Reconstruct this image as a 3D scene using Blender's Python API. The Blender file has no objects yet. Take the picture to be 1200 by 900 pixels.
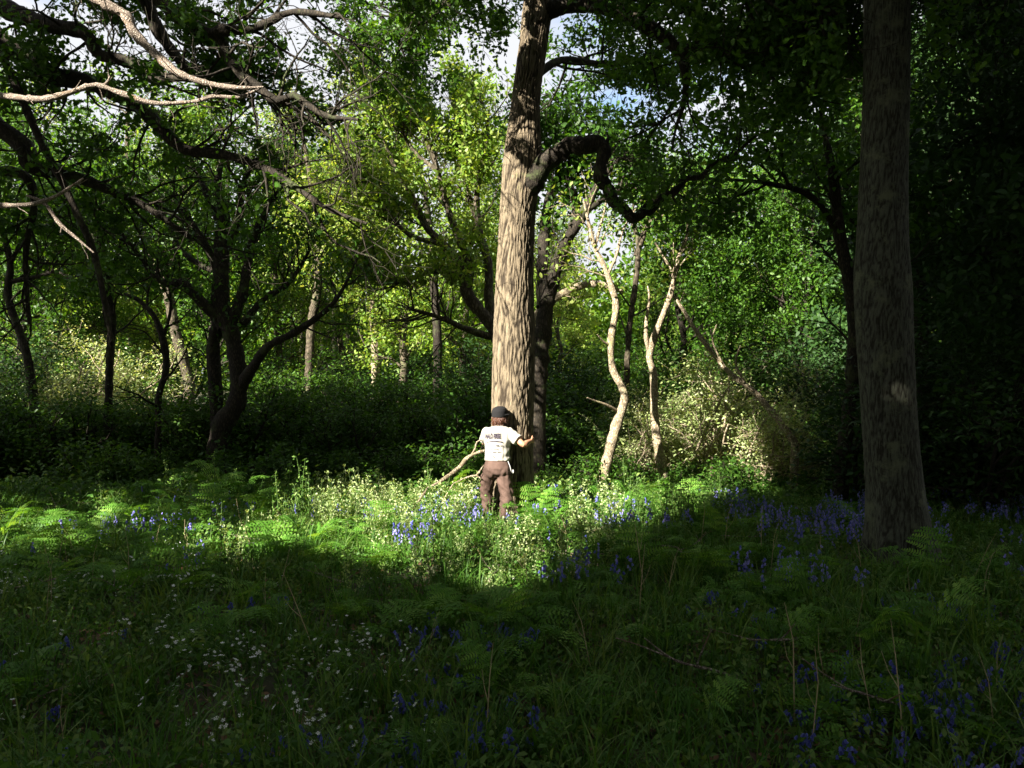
import bpy, math, random
import numpy as np
from mathutils import Vector, noise as mn
from mathutils.bvhtree import BVHTree

R = np.random.default_rng(7)
random.seed(7)
sc = bpy.context.scene
COL = sc.collection

# ------------------------------------------------------------------ camera frame
F = 933.0
CZ = 1.74
def at(u, v, Y):
    return np.array([(u - 600) / F * Y, Y, CZ + (470 - v) / F * Y])

AZ, EL = math.radians(45), math.radians(31)        # sun behind the camera, to its left
SUN = np.array([-math.sin(AZ) * math.cos(EL), -math.cos(AZ) * math.cos(EL), math.sin(EL)])
K = math.cos(EL) / math.sin(EL)
def landing(P):
    """where the shadow of a point falls on level ground"""
    return P[:, 0] + P[:, 2] * K * math.sin(AZ), P[:, 1] + P[:, 2] * K * math.cos(AZ)

def vnoise(x, y, s, seed=0):
    """cheap smooth 2-D noise, vectorised"""
    x = np.asarray(x) / s + seed * 17.3; y = np.asarray(y) / s + seed * 9.1
    xi = np.floor(x); yi = np.floor(y); fx = x - xi; fy = y - yi
    fx = fx * fx * (3 - 2 * fx); fy = fy * fy * (3 - 2 * fy)
    h = lambda a, b: np.modf(np.abs(np.sin(a * 127.1 + b * 311.7 + seed * 3.3) * 43758.5453))[0]
    return (h(xi, yi) * (1 - fx) + h(xi + 1, yi) * fx) * (1 - fy) + (h(xi, yi + 1) * (1 - fx) + h(xi + 1, yi + 1) * fx) * fy

def gz(x, y):
    x = np.asarray(x, float); y = np.asarray(y, float)
    z = 0.10 * (vnoise(x, y, 2.3, 1) - .5) + 0.05 * (vnoise(x, y, .8, 2) - .5)
    z = z + np.clip(y - 15, 0, 200) * 0.055 + 0.5 * (vnoise(x, y, 9, 3) - .5) * np.clip((y - 13) / 10, 0, 1)
    return z

def inpoly(x, y, poly):
    c = np.zeros(x.shape, bool); n = len(poly)
    for i in range(n):
        x1, y1 = poly[i]; x2, y2 = poly[(i + 1) % n]
        m = ((y1 > y) != (y2 > y)) & (x < (x2 - x1) * (y - y1) / ((y2 - y1) or 1e-9) + x1)
        c ^= m
    return c
def seg(x, y, a, b):
    ax, ay = a; bx, by = b
    t = np.clip(((x - ax) * (bx - ax) + (y - ay) * (by - ay)) / ((bx - ax) ** 2 + (by - ay) ** 2), 0, 1)
    return np.hypot(x - ax - t * (bx - ax), y - ay - t * (by - ay))

BAND = [(-7.5, 8.6), (-4.5, 8.3), (-3, 8.0), (-1.8, 8.5), (-1.1, 7.9), (-.5, 7.1), (.25, 6.8), (.8, 7.8), (1.4, 9.4), (2.7, 11.0), (3.9, 12.9),
        (4.9, 14.4), (6.0, 16.3), (9.0, 19.3), (8.2, 21.4), (5.3, 18.8), (2.6, 15.8), (.4, 13.2), (-1, 12.4), (-4, 11.6), (-7.5, 10.6)]
def gap(x, y):
    """how open the canopy is towards the sun, for a shadow that lands at x, y (0 closed, 1 open)"""
    wx = x + .5 * (vnoise(x, y, .9, 5) - .5) + .25 * (vnoise(x, y, .35, 8) - .5)
    wy = y + .5 * (vnoise(x, y, .9, 6) - .5) + .25 * (vnoise(x, y, .35, 9) - .5)
    g = inpoly(wx, wy, BAND).astype(float)
    left = np.clip((-x - 1.0) / 1.5, 0, 1) * (y < 12.7)
    d = vnoise(x, y, .45, 11)
    g = np.where((left > 0) & (g > 0), np.where(d > .22 + .20 * left, 1, .35), g)
    g = np.where((x - y > -11.85) & (x - y < -10.8) & (x > 6.1) & (vnoise(x, y, .5, 15) < .66), 0.0, g)
    for a_, b_ in (((-1.8, 14.8), (-.9, 14.0)), ((-1.2, 16.0), (3.5, 16.4)), ((2.7, 17.8), (3.5, 16.4))): g = np.maximum(g, (seg(x, y, a_, b_) < .40) * 1.0)
    g = np.maximum(g, (x - y < -18.7) * (y > 22.8) * (vnoise(x, y, 1.1, 14) > .38) * .9)
    g = np.maximum(g, (np.hypot(x - 6.02, y - 10.1) < .16) * .95)
    g = np.maximum(g, (np.hypot(x - 11.0, y - 13.2) < .3) * .7)
    g = np.maximum(g, (vnoise(x, y, .7, 12) > .80) * (y > 11.0) * (x - y < -12) * 1.0)
    g = np.maximum(g, (np.hypot((x + 3.2) / 1.1, (y - 5.6) / .5) < 1) * (d > .45) * .55)
    return g

# ------------------------------------------------------------------ mesh helpers
def link(o, parent=None):
    COL.objects.link(o)
    if parent: o.parent = parent
    return o
def mesh_obj(name, V, loops, counts, mat, parent=None, smooth=False, attr=None, loc=None):
    me = bpy.data.meshes.new(name)
    V = np.asarray(V, np.float32).reshape(-1, 3)
    loops = np.asarray(loops, np.int32).ravel(); counts = np.asarray(counts, np.int32).ravel()
    me.vertices.add(len(V)); me.vertices.foreach_set('co', V.ravel())
    me.loops.add(len(loops)); me.loops.foreach_set('vertex_index', loops)
    me.polygons.add(len(counts))
    st = np.zeros(len(counts), np.int32); st[1:] = np.cumsum(counts)[:-1]
    me.polygons.foreach_set('loop_start', st); me.polygons.foreach_set('loop_total', counts)
    if smooth: me.polygons.foreach_set('use_smooth', np.ones(len(counts), bool))
    if attr is not None:
        a = me.attributes.new('tone', 'FLOAT', 'POINT'); a.data.foreach_set('value', np.asarray(attr, np.float32))
    me.materials.append(mat); me.update(calc_edges=True)
    o = bpy.data.objects.new(name, me)
    if loc is not None: o.location = loc
    return link(o, parent)

class MB:
    """collects tubes / polygons into one mesh"""
    def __init__(s): s.V = []; s.L = []; s.C = []; s.A = []; s.n = 0
    def raw(s, V, loops, counts, tone=.5):
        V = np.asarray(V, float).reshape(-1, 3)
        s.V.append(V); s.L.append(np.asarray(loops, int).ravel() + s.n); s.C.append(np.asarray(counts, int).ravel())
        s.A.append(np.broadcast_to(np.asarray(tone, float), (len(V),)).copy()); s.n += len(V)
    def tube(s, P, Rr, sides=6, tone=.5, ell=None):
        P = np.asarray(P, float); n = len(P); Rr = np.broadcast_to(np.asarray(Rr, float), (n,))
        T = np.gradient(P, axis=0); T /= np.linalg.norm(T, axis=1)[:, None] + 1e-9
        ref = np.array([1., 0, 0]) if abs(T[0][0]) < .8 else np.array([0, 1., 0])
        N = np.zeros_like(P); a = ref - T[0] * (ref @ T[0]); N[0] = a / np.linalg.norm(a)
        for i in range(1, n):
            a = N[i - 1] - T[i] * (N[i - 1] @ T[i]); N[i] = a / (np.linalg.norm(a) + 1e-9)
        B = np.cross(T, N); th = np.arange(sides) * 2 * math.pi / sides
        c = np.cos(th)[None, :, None]; q = np.sin(th)[None, :, None]
        V = P[:, None, :] + Rr[:, None, None] * (N[:, None, :] * c + B[:, None, :] * q)
        i = np.arange(n - 1)[:, None] * sides; j = np.arange(sides)[None, :]; k = (j + 1) % sides
        Fq = np.stack([i + j, i + k, i + sides + k, i + sides + j], -1).reshape(-1)
        s.raw(V, Fq, np.full((n - 1) * sides, 4), tone)
        s.raw(V[-1], np.arange(sides), [sides], tone)
    def obj(s, name, mat, parent=None, smooth=True, loc=None):
        return mesh_obj(name, np.concatenate(s.V), np.concatenate(s.L), np.concatenate(s.C), mat, parent, smooth, np.concatenate(s.A), loc)

def leafshape(kind):
    if kind == 'oak':
        h = [(.0, .02), (.14, .07), (.27, .22), (.38, .13), (.52, .30), (.64, .17), (.80, .26), (.92, .14)]
        pts = h + [(1.02, 0)] + [(a, -b) for a, b in reversed(h)]
    elif kind == 'six':
        pts = [(0, 0), (.3, .22), (.68, .2), (1, 0), (.68, -.2), (.3, -.22)]
    elif kind == 'long':
        pts = [(0, 0), (.35, .09), (.7, .08), (1, 0), (.7, -.08), (.35, -.09)]
    else:
        pts = [(0, 0), (.5, .32), (1, 0), (.5, -.32)]
    return np.array([(x - .4, y, .35 * abs(y) - .18 * x * x) for x, y in pts])

def add_leaves(mb, C, size, kind, up=.7, tone=None, rng=R):
    N = len(C)
    if N == 0: return
    S = leafshape(kind); k = len(S)
    n = rng.normal(size=(N, 3)); n /= np.linalg.norm(n, axis=1)[:, None]
    n[:, 2] += up; n /= np.linalg.norm(n, axis=1)[:, None] + 1e-9
    t = rng.normal(size=(N, 3)); t -= n * np.sum(t * n, 1)[:, None]; t /= np.linalg.norm(t, axis=1)[:, None] + 1e-9
    b = np.cross(n, t)
    s = size * rng.uniform(.65, 1.25, N)
    V = C[:, None, :] + s[:, None, None] * (t[:, None, :] * S[None, :, 0:1] + b[:, None, :] * S[None, :, 1:2] + n[:, None, :] * S[None, :, 2:3])
    if tone is None: tone = rng.uniform(0, 1, N)
    mb.raw(V, np.arange(N * k), np.full(N, k), 0)
    mb.A[-1] = np.repeat(np.clip(tone, 0, 1), k)

def spline(pts, step=.12):
    """Catmull-Rom through rows (x,y,z,r)"""
    P = np.asarray(pts, float); P = np.vstack([2 * P[0] - P[1], P, 2 * P[-1] - P[-2]])
    out = []
    for i in range(1, len(P) - 2):
        a, b, c, d = P[i - 1:i + 3]
        n = max(2, int(np.linalg.norm(c[:3] - b[:3]) / step))
        for t in np.arange(n) / n:
            out.append(.5 * (2 * b + (c - a) * t + (2 * a - 5 * b + 4 * c - d) * t * t + (3 * b - 3 * c + d - a) * t ** 3))
    out.append(P[-2]); out = np.array(out); out[:, 3] = np.maximum(out[:, 3], .003)
    return out
def pix(rows, step=.12):
    """rows (u, v, depth, radius in px) -> smoothed world polyline"""
    w = [np.append(at(u, v, Y), r * Y / F) for u, v, Y, r in rows]
    return spline(w, step)

def limb(mb, S, sides=10, rough=.06, wob=.0, rng=R):
    P = S[:, :3].copy(); r = S[:, 3] * (1 + rough * rng.normal(size=len(S)))
    if wob: P += np.cumsum(rng.normal(size=P.shape), 0) * wob * .15
    mb.tube(P, r, sides)
    return P, r

def unit(v): return v / (np.linalg.norm(v) + 1e-9)
def grow(mb, p, d, L, r, lvl, tips, rng, wig=.5, up=.15, nch=4, rat=.6, ang=(.5, 1.1)):
    n = int(np.clip(L / .16, 4, 10)); st = L / n
    P = [np.array(p, float)]; d = unit(d)
    for i in range(n):
        d = unit(d + rng.normal(size=3) * wig * math.sqrt(st) * .75 + np.array([0, 0, up * st])); P.append(P[-1] + d * st)
    P = np.array(P); rr = np.linspace(r, max(r * .35, .0025), n + 1)
    mb.tube(P, rr, 8 if r > .03 else (5 if r > .012 else 4))
    if lvl <= 0:
        tips.extend(P[max(1, n // 3):]); return
    sprout(mb, P, rr, nch, L * rat, lvl - 1, tips, rng, wig, up, nch, rat, ang, t0=.25)
def sprout(mb, P, rr, count, L, lvl, tips, rng, wig=.5, up=.15, nch=4, rat=.6, ang=(.5, 1.1), t0=.3, t1=1.0):
    n = len(P)
    for k in range(count):
        t = t0 + (t1 - t0) * (k + rng.uniform(.1, .9)) / count
        i = min(n - 2, int(t * (n - 1)))
        d = unit(P[i + 1] - P[i]); a = rng.normal(size=3); a = unit(a - d * (a @ d)); g = rng.uniform(*ang)
        grow(mb, P[i], d * math.cos(g) + a * math.sin(g), L * rng.uniform(.7, 1.2), max(.003, min(rr[i] * .6, .017 * L + .003)), lvl, tips, rng, wig, up, nch, rat, ang)

def foliage(mb, tips, per, spread, size, kind, up=.7, cull=False, rng=R, zmin=None, flat=1.0, keep=None):
    T = np.asarray(tips, float)
    if len(T) == 0: return
    C = np.repeat(T, per, 0); tone = np.repeat(rng.uniform(0, 1, len(T)), per) * .5 + rng.uniform(0, .5, len(C))
    off = rng.normal(size=C.shape) * spread; off[:, 2] *= flat
    C = C + off
    m = np.ones(len(C), bool)
    if zmin is not None: m &= C[:, 2] > zmin
    if keep is not None: m &= keep(C)
    if cull:
        x, y = landing(C); m &= ~((C[:, 2] > 3.3) & (rng.uniform(0, 1, len(C)) < gap(x, y)))
    add_leaves(mb, C[m], size, kind, up, tone[m], rng)

# ------------------------------------------------------------------ materials
def nt(name):
    m = bpy.data.materials.new(name); m.use_nodes = True; t = m.node_tree; t.nodes.clear()
    o = t.nodes.new('ShaderNodeOutputMaterial'); return m, t, o
def ramp(t, stops):
    r = t.nodes.new('ShaderNodeValToRGB'); e = r.color_ramp.elements
    while len(e) < len(stops): e.new(.5)
    for el, (p, c) in zip(e, stops): el.position = p; el.color = (*c, 1)
    return r
def leaf_mat(name, cols, rough=.52, trans=.42, warm=(1.5, 1.35, .55), spec=.33):
    m, t, o = nt(name)
    a = t.nodes.new('ShaderNodeAttribute'); a.attribute_name = 'tone'
    oi = t.nodes.new('ShaderNodeObjectInfo')
    ad = t.nodes.new('ShaderNodeMath'); ad.operation = 'MULTIPLY_ADD'; ad.inputs[1].default_value = .3; ad.inputs[2].default_value = -.15
    t.links.new(oi.outputs['Random'], ad.inputs[0])
    a2 = t.nodes.new('ShaderNodeMath'); a2.operation = 'ADD'; a2.use_clamp = True
    t.links.new(a.outputs['Fac'], a2.inputs[0]); t.links.new(ad.outputs[0], a2.inputs[1])
    r = ramp(t, [(i / (len(cols) - 1), c) for i, c in enumerate(cols)]); t.links.new(a2.outputs[0], r.inputs[0])
    p = t.nodes.new('ShaderNodeBsdfPrincipled'); p.inputs['Roughness'].default_value = rough; p.inputs['Specular IOR Level'].default_value = spec
    t.links.new(r.outputs[0], p.inputs['Base Color'])
    tr = t.nodes.new('ShaderNodeBsdfTranslucent'); mu = t.nodes.new('ShaderNodeMix'); mu.data_type = 'RGBA'; mu.blend_type = 'MULTIPLY'
    mu.inputs[0].default_value = 1; mu.inputs[7].default_value = (*warm, 1); t.links.new(r.outputs[0], mu.inputs[6]); t.links.new(mu.outputs[2], tr.inputs[0])
    mx = t.nodes.new('ShaderNodeMixShader'); mx.inputs[0].default_value = trans
    t.links.new(p.outputs[0], mx.inputs[1]); t.links.new(tr.outputs[0], mx.inputs[2]); t.links.new(mx.outputs[0], o.inputs[0])
    return m
def bark_mat(name, dark, light, accent=None, scale=(18, 18, 4), bump=.6, rough=.9, dist=.02, acc=.55, relief=False):
    m, t, o = nt(name); L = t.links.new
    tc = t.nodes.new('ShaderNodeTexCoord'); mp = t.nodes.new('ShaderNodeMapping'); mp.inputs['Scale'].default_value = scale
    L(tc.outputs['Object'], mp.inputs[0])
    n1 = t.nodes.new('ShaderNodeTexNoise'); n1.inputs['Scale'].default_value = 1.0; n1.inputs['Detail'].default_value = 5; n1.inputs['Distortion'].default_value = .8
    L(mp.outputs[0], n1.inputs[0])
    v = t.nodes.new('ShaderNodeTexVoronoi'); v.feature = 'DISTANCE_TO_EDGE'; v.inputs['Scale'].default_value = 1.3; L(n1.outputs['Color'], v.inputs['Vector'])
    wv = t.nodes.new('ShaderNodeVectorMath'); wv.operation = 'ADD'; L(mp.outputs[0], wv.inputs[0]); L(n1.outputs['Color'], wv.inputs[1]); L(wv.outputs[0], v.inputs['Vector'])
    mul = t.nodes.new('ShaderNodeMath'); mul.operation = 'MULTIPLY'; mul.inputs[1].default_value = 2.2; mul.use_clamp = True; L(v.outputs['Distance'], mul.inputs[0])
    ad = t.nodes.new('ShaderNodeMath'); ad.operation = 'MULTIPLY'; L(mul.outputs[0], ad.inputs[0]); L(n1.outputs['Fac'], ad.inputs[1])
    r = ramp(t, [(.08, dark), (.45, light)]); L(ad.outputs[0], r.inputs[0])
    if relief:
        at_ = t.nodes.new('ShaderNodeAttribute'); at_.attribute_name = 'tone'; m1 = t.nodes.new('ShaderNodeMath'); m1.operation = 'MULTIPLY_ADD'; m1.inputs[1].default_value = .85; L(at_.outputs['Fac'], m1.inputs[0])
        m2 = t.nodes.new('ShaderNodeMath'); m2.operation = 'MULTIPLY_ADD'; m2.inputs[1].default_value = .45; m2.inputs[2].default_value = -.22; L(n1.outputs['Fac'], m2.inputs[0]); L(m2.outputs[0], m1.inputs[2])
        r.color_ramp.elements[0].position = .38; r.color_ramp.elements[1].position = .98; L(m1.outputs[0], r.inputs[0])
    col = r.outputs[0]
    if accent:
        n2 = t.nodes.new('ShaderNodeTexNoise'); n2.inputs['Scale'].default_value = 3.2; n2.inputs['Detail'].default_value = 6; n2.inputs['Roughness'].default_value = .7; L(tc.outputs['Object'], n2.inputs[0])
        r2 = ramp(t, [(acc, (0, 0, 0)), (acc + .1, (1, 1, 1))]); L(n2.outputs['Fac'], r2.inputs[0])
        mx = t.nodes.new('ShaderNodeMix'); mx.data_type = 'RGBA'; L(r2.outputs[0], mx.inputs[0]); L(col, mx.inputs[6]); mx.inputs[7].default_value = (*accent, 1); col = mx.outputs[2]
    p = t.nodes.new('ShaderNodeBsdfPrincipled'); p.inputs['Roughness'].default_value = rough; p.inputs['Specular IOR Level'].default_value = .25
    L(col, p.inputs['Base Color'])
    b = t.nodes.new('ShaderNodeBump'); b.inputs['Strength'].default_value = bump; b.inputs['Distance'].default_value = dist; L(ad.outputs[0], b.inputs['Height']); L(b.outputs[0], p.inputs['Normal'])
    L(p.outputs[0], o.inputs[0]); return m
def plain(name, c, rough=.8, spec=.3, noise=0, scale=20, bump=0):
    m, t, o = nt(name); p = t.nodes.new('ShaderNodeBsdfPrincipled'); p.inputs['Roughness'].default_value = rough; p.inputs['Specular IOR Level'].default_value = spec
    p.inputs['Base Color'].default_value = (*c, 1)
    if noise or bump:
        tc = t.nodes.new('ShaderNodeTexCoord'); n = t.nodes.new('ShaderNodeTexNoise'); n.inputs['Scale'].default_value = scale; n.inputs['Detail'].default_value = 5
        t.links.new(tc.outputs['Object'], n.inputs[0])
        r = ramp(t, [(.3, tuple(x * (1 - noise) for x in c)), (.7, tuple(min(1, x * (1 + noise)) for x in c))])
        t.links.new(n.outputs['Fac'], r.inputs[0]); t.links.new(r.outputs[0], p.inputs['Base Color'])
        if bump:
            b = t.nodes.new('ShaderNodeBump'); b.inputs['Strength'].default_value = bump; b.inputs['Distance'].default_value = .01
            t.links.new(n.outputs['Fac'], b.inputs['Height']); t.links.new(b.outputs[0], p.inputs['Normal'])
    t.links.new(p.outputs[0], o.inputs[0]); return m

M = {}
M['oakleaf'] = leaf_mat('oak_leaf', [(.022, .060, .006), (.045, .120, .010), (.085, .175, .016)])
M['limeleaf'] = leaf_mat('spring_leaf', [(.05, .12, .010), (.13, .23, .020), (.30, .34, .09)], trans=.45)
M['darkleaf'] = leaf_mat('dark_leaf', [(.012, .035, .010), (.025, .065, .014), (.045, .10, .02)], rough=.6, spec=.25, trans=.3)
M['shrubleaf'] = leaf_mat('shrub_leaf', [(.020, .055, .008), (.042, .11, .013), (.09, .17, .025)], rough=.5, spec=.25)
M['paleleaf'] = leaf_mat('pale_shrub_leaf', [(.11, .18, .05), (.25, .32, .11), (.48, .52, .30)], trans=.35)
M['fern'] = leaf_mat('bracken_frond', [(.035, .11, .010), (.085, .21, .022), (.17, .30, .05)], rough=.55, spec=.2, trans=.4)
M['grass'] = leaf_mat('grass_blade', [(.022, .075, .008), (.055, .145, .016), (.14, .21, .05)], rough=.5, spec=.22, trans=.35)
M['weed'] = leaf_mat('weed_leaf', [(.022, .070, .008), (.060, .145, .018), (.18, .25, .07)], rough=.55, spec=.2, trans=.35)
M['sunglow_sprig'] = leaf_mat('sunglow_sprig_leaf', [(.12, .20, .05), (.25, .34, .11), (.52, .56, .34)], trans=.35)  # whitish sun highlights of the strip are put into this leaf colour
M['litter'] = leaf_mat('dead_leaf', [(.06, .03, .015), (.14, .07, .03), (.26, .15, .08)], rough=.7, trans=.1, warm=(1.2, .9, .6))
M['bell'] = leaf_mat('bluebell_petal', [(.055, .075, .30), (.12, .14, .46), (.32, .30, .62)], rough=.4, trans=.4, warm=(1.1, .9, 1.3))
M['petal'] = leaf_mat('white_petal', [(.75, .75, .74), (.82, .82, .82)], rough=.5, trans=.3, warm=(1, 1, 1))
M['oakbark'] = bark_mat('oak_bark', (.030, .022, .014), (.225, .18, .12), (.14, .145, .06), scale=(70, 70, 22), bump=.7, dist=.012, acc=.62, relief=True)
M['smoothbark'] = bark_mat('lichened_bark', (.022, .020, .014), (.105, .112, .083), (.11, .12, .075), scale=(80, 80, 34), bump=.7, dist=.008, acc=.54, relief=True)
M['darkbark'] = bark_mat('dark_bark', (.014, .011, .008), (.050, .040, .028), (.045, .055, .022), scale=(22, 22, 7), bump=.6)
M['bgbark'] = bark_mat('wood_bark', (.035, .028, .018), (.13, .105, .075), (.10, .11, .05), scale=(14, 14, 5), bump=.5)
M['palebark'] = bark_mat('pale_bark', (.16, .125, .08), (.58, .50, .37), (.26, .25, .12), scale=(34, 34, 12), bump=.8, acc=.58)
M['deadwood'] = bark_mat('bleached_wood', (.13, .10, .08), (.46, .40, .33), (.16, .10, .05), scale=(30, 30, 30), bump=.9, acc=.56)
M['stem'] = plain('green_stem', (.07, .13, .03), .5)
M['drystem'] = plain('dry_stalk', (.34, .27, .15), .7)
M['skin'] = plain('skin', (.36, .18, .11), .6, .4, noise=.08)
M['hair'] = plain('auburn_hair', (.058, .020, .009), .45, .5, noise=.5, scale=60, bump=.6)
M['cap'] = plain('black_cap_cloth', (.006, .006, .007), .9, noise=.2, scale=80)
M['shirt'] = plain('cream_cotton', (.33, .318, .28), .85, .2, noise=.04, scale=12, bump=.15)
M['ink'] = plain('print_ink', (.035, .028, .04), .7)
M['trousers'] = plain('brown_corduroy', (.080, .050, .040), .85, .2, noise=.18, scale=14, bump=.35)
M['boot'] = plain('dark_boot', (.03, .022, .018), .6)
M['metal'] = plain('steel_clip', (.6, .6, .6), .3)

m, t, o = nt('woodland_soil'); tc = t.nodes.new('ShaderNodeTexCoord'); n = t.nodes.new('ShaderNodeTexNoise'); n.inputs['Scale'].default_value = 1.4; n.inputs['Detail'].default_value = 9
t.links.new(tc.outputs['Object'], n.inputs[0]); r = ramp(t, [(.3, (.018, .013, .008)), (.5, (.035, .04, .014)), (.7, (.075, .045, .025))]); t.links.new(n.outputs['Fac'], r.inputs[0])
p = t.nodes.new('ShaderNodeBsdfPrincipled'); p.inputs['Roughness'].default_value = .95; t.links.new(r.outputs[0], p.inputs['Base Color'])
b = t.nodes.new('ShaderNodeBump'); b.inputs['Distance'].default_value = .05; t.links.new(n.outputs['Fac'], b.inputs['Height']); t.links.new(b.outputs[0], p.inputs['Normal']); t.links.new(p.outputs[0], o.inputs[0])
M['soil'] = m

def tag(o, label=None, cat=None, group=None, kind=None):
    if label: o['label'] = label
    if cat: o['category'] = cat
    if group: o['group'] = group
    if kind: o['kind'] = kind
    return o
def empty(name, loc=(0, 0, 0), rz=0):
    o = bpy.data.objects.new(name, None); o.location = [float(c) for c in loc]; o.rotation_euler = (0, 0, rz); o.empty_display_size = .2
    return link(o)
def copy_thing(src, loc, rz=0, s=1.0, label=None, tilt=(0, 0)):
    r = src.copy(); COL.objects.link(r); r.location = [float(c) for c in loc]; r.rotation_euler = (tilt[0], tilt[1], rz); r.scale = (s, s, s) if np.isscalar(s) else s
    if label: r['label'] = label
    for ch in src.children:
        c = ch.copy(); COL.objects.link(c); c.parent = r
        for g in ch.children:
            d = g.copy(); COL.objects.link(d); d.parent = c
    return r
def place(root):
    """bring world-space child meshes under an empty whose origin is at its base"""
    off = root.location.copy()
    for ch in root.children: ch.location = -off

# ------------------------------------------------------------------ ground
def grid_ground():
    xs = np.concatenate([np.linspace(-400, -16, 24), np.linspace(-15, 15, 121), np.linspace(16, 400, 24)])
    ys = np.concatenate([np.linspace(-200, -6, 14), np.linspace(-5, 30, 141), np.linspace(31, 600, 60)])
    X, Y = np.meshgrid(xs, ys); Z = gz(X, np.minimum(Y, 90)) - .02
    V = np.stack([X, Y, Z], -1).reshape(-1, 3); nx = len(xs); ny = len(ys)
    i = np.arange(ny - 1)[:, None] * nx + np.arange(nx - 1)[None, :]
    Fq = np.stack([i, i + 1, i + nx + 1, i + nx], -1).reshape(-1)
    return mesh_obj('ground', V, Fq, np.full((ny - 1) * (nx - 1), 4), M['soil'], smooth=True)
tag(grid_ground(), kind='structure')

# ------------------------------------------------------------------ big trunks with real bark relief
def bark_trunk(mb, S, sides=110, ridge=.018, fz=2.2, nth=9, flare=None, rng=R, lobes=()):
    S = np.asarray(S); P = S[:, :3]; n = len(P); th = np.arange(sides) * 2 * math.pi / sides
    rad = np.zeros((n, sides)); ton = np.zeros((n, sides))
    for i in range(n):
        z = P[i][2]; r = S[i, 3]
        for j in range(sides):
            c, s_ = math.cos(th[j]), math.sin(th[j])
            q = Vector((c * nth * .5, s_ * nth * .5, z * fz)); wq = mn.noise(q * .6 + Vector((9, 4, 2))) * .9
            q = q + Vector((wq, -wq, wq * .6))
            a = mn.noise(q); b_ = mn.noise(q * 2.1 + Vector((5, 2, 1)))
            rid = min(1, abs(a) * 3.4) ** .6; rid2 = min(1, abs(b_) * 3.0) ** .7
            big = mn.noise(Vector((c * .9, s_ * .9, z * .5)))
            h_ = .68 * rid + .32 * rid2; ton[i, j] = h_
            rad[i, j] = r * (1 + .08 * big) + ridge * 1.3 * (h_ - .75)
        if flare:
            f = flare[0] * math.exp(-max(0, z - gz(P[i][0], P[i][1])) / flare[1])
            rad[i] += f * (.6 + .5 * np.sin(th * 5 + 1) + .25 * np.sin(th * 3 + 2))
    V = np.stack([P[:, 0][:, None] + rad * np.cos(th), P[:, 1][:, None] + rad * np.sin(th), np.repeat(P[:, 2][:, None], sides, 1)], -1)
    i = np.arange(n - 1)[:, None] * sides; j = np.arange(sides)[None, :]; k = (j + 1) % sides
    mb.raw(V, np.stack([i + j, i + k, i + sides + k, i + sides + j], -1).reshape(-1), np.full((n - 1) * sides, 4)); mb.A[-1] = ton.reshape(-1)

# --- the oak the person hugs
D = 11.35
oak = tag(empty('oak_tree', (0.02, D, 0)), 'tall sunlit oak with ridged bark and a crooked limb, hugged by the person', 'tree')
ts = pix([(602, 625, D, 25), (601, 600, D, 23.5), (601, 560, D, 23.5), (601, 500, D, 24.5), (602, 400, D, 24), (602, 350, D, 22.5), (604, 300, D, 21), (607, 250, D, 20.5), (611, 210, D, 21.5),
          (613, 180, D, 21), (616, 120, D, 16.5), (624, 60, D, 16.5), (631, 0, D, 17), (636, -80, D + .1, 15), (640, -200, D + .2, 12), (650, -330, D + .3, 8), (655, -450, D + .5, 4)], .03)
mb = MB(); bark_trunk(mb, ts, 190, .024, 3.6, 15, (.12, .30)); mb.obj('trunk', M['oakbark'], oak)
rg = np.random.default_rng(11); tips = []
mb = MB()
curl = pix([(606, 224, D, 17), (624, 212, D - .1, 15), (638, 192, D - .2, 13.5), (655, 180, D - .25, 13), (668, 170, D - .3, 12.5), (684, 171, D - .4, 12), (698, 168, D - .4, 11.5), (708, 178, D - .45, 10), (704, 192, D - .5, 9), (704, 208, D - .55, 9.5), (713, 222, D - .5, 8.5), (719, 236, D - .55, 8.5), (731, 245, D - .5, 7.5),
            (742, 256, D - .5, 7), (753, 250, D - .5, 6), (763, 246, D - .5, 6), (776, 231, D - .5, 5.2), (790, 225, D - .5, 5), (803, 210, D - .5, 4.4), (822, 207, D - .6, 3.6), (835, 192, D - .6, 3.2), (862, 180, D - .7, 2.4), (885, 160, D - .8, 1.8), (915, 150, D - .9, 1)], .035)
curl[10:, 3] *= .86; P, r_ = limb(mb, curl, 18, .09, rng=rg); P0_, r0_ = P, r_
for q_ in (22, 41, 58, 75, 88):
    if q_ < len(P): a_ = P[q_]; mb.tube(np.array([a_, a_ + [.02, -.05, .09 * (1 if q_ % 2 else -1)], a_ + [.05, -.08, .16 * (1 if q_ % 2 else -1)]]), [r_[q_] * .6, r_[q_] * .35, r_[q_] * .15], 8)
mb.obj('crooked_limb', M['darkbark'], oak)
mb = MB()
ctips = []; sprout(mb, P0_[len(P0_) // 3:], r0_[len(P0_) // 3:], 15, .55, 1, ctips, rg, up=.3, t0=.0)
up1 = pix([(634, 20, D, 10), (650, 10, D - .1, 9.5), (690, 5, D - .4, 9.5), (730, 15, D - .7, 9), (765, 35, D - 1, 9), (795, 60, D - 1.2, 7), (804, 90, D - 1.3, 5), (801, 122, D - 1.3, 3), (792, 150, D - 1.3, 1.8), (788, 175, D - 1.3, 1)], .06)
P, r_ = limb(mb, up1, 12, .06, rng=rg); sprout(mb, P[12:70], r_[12:70], 14, 1.1, 2, tips, rg, up=.35, t0=.05)
tl = []
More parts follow.
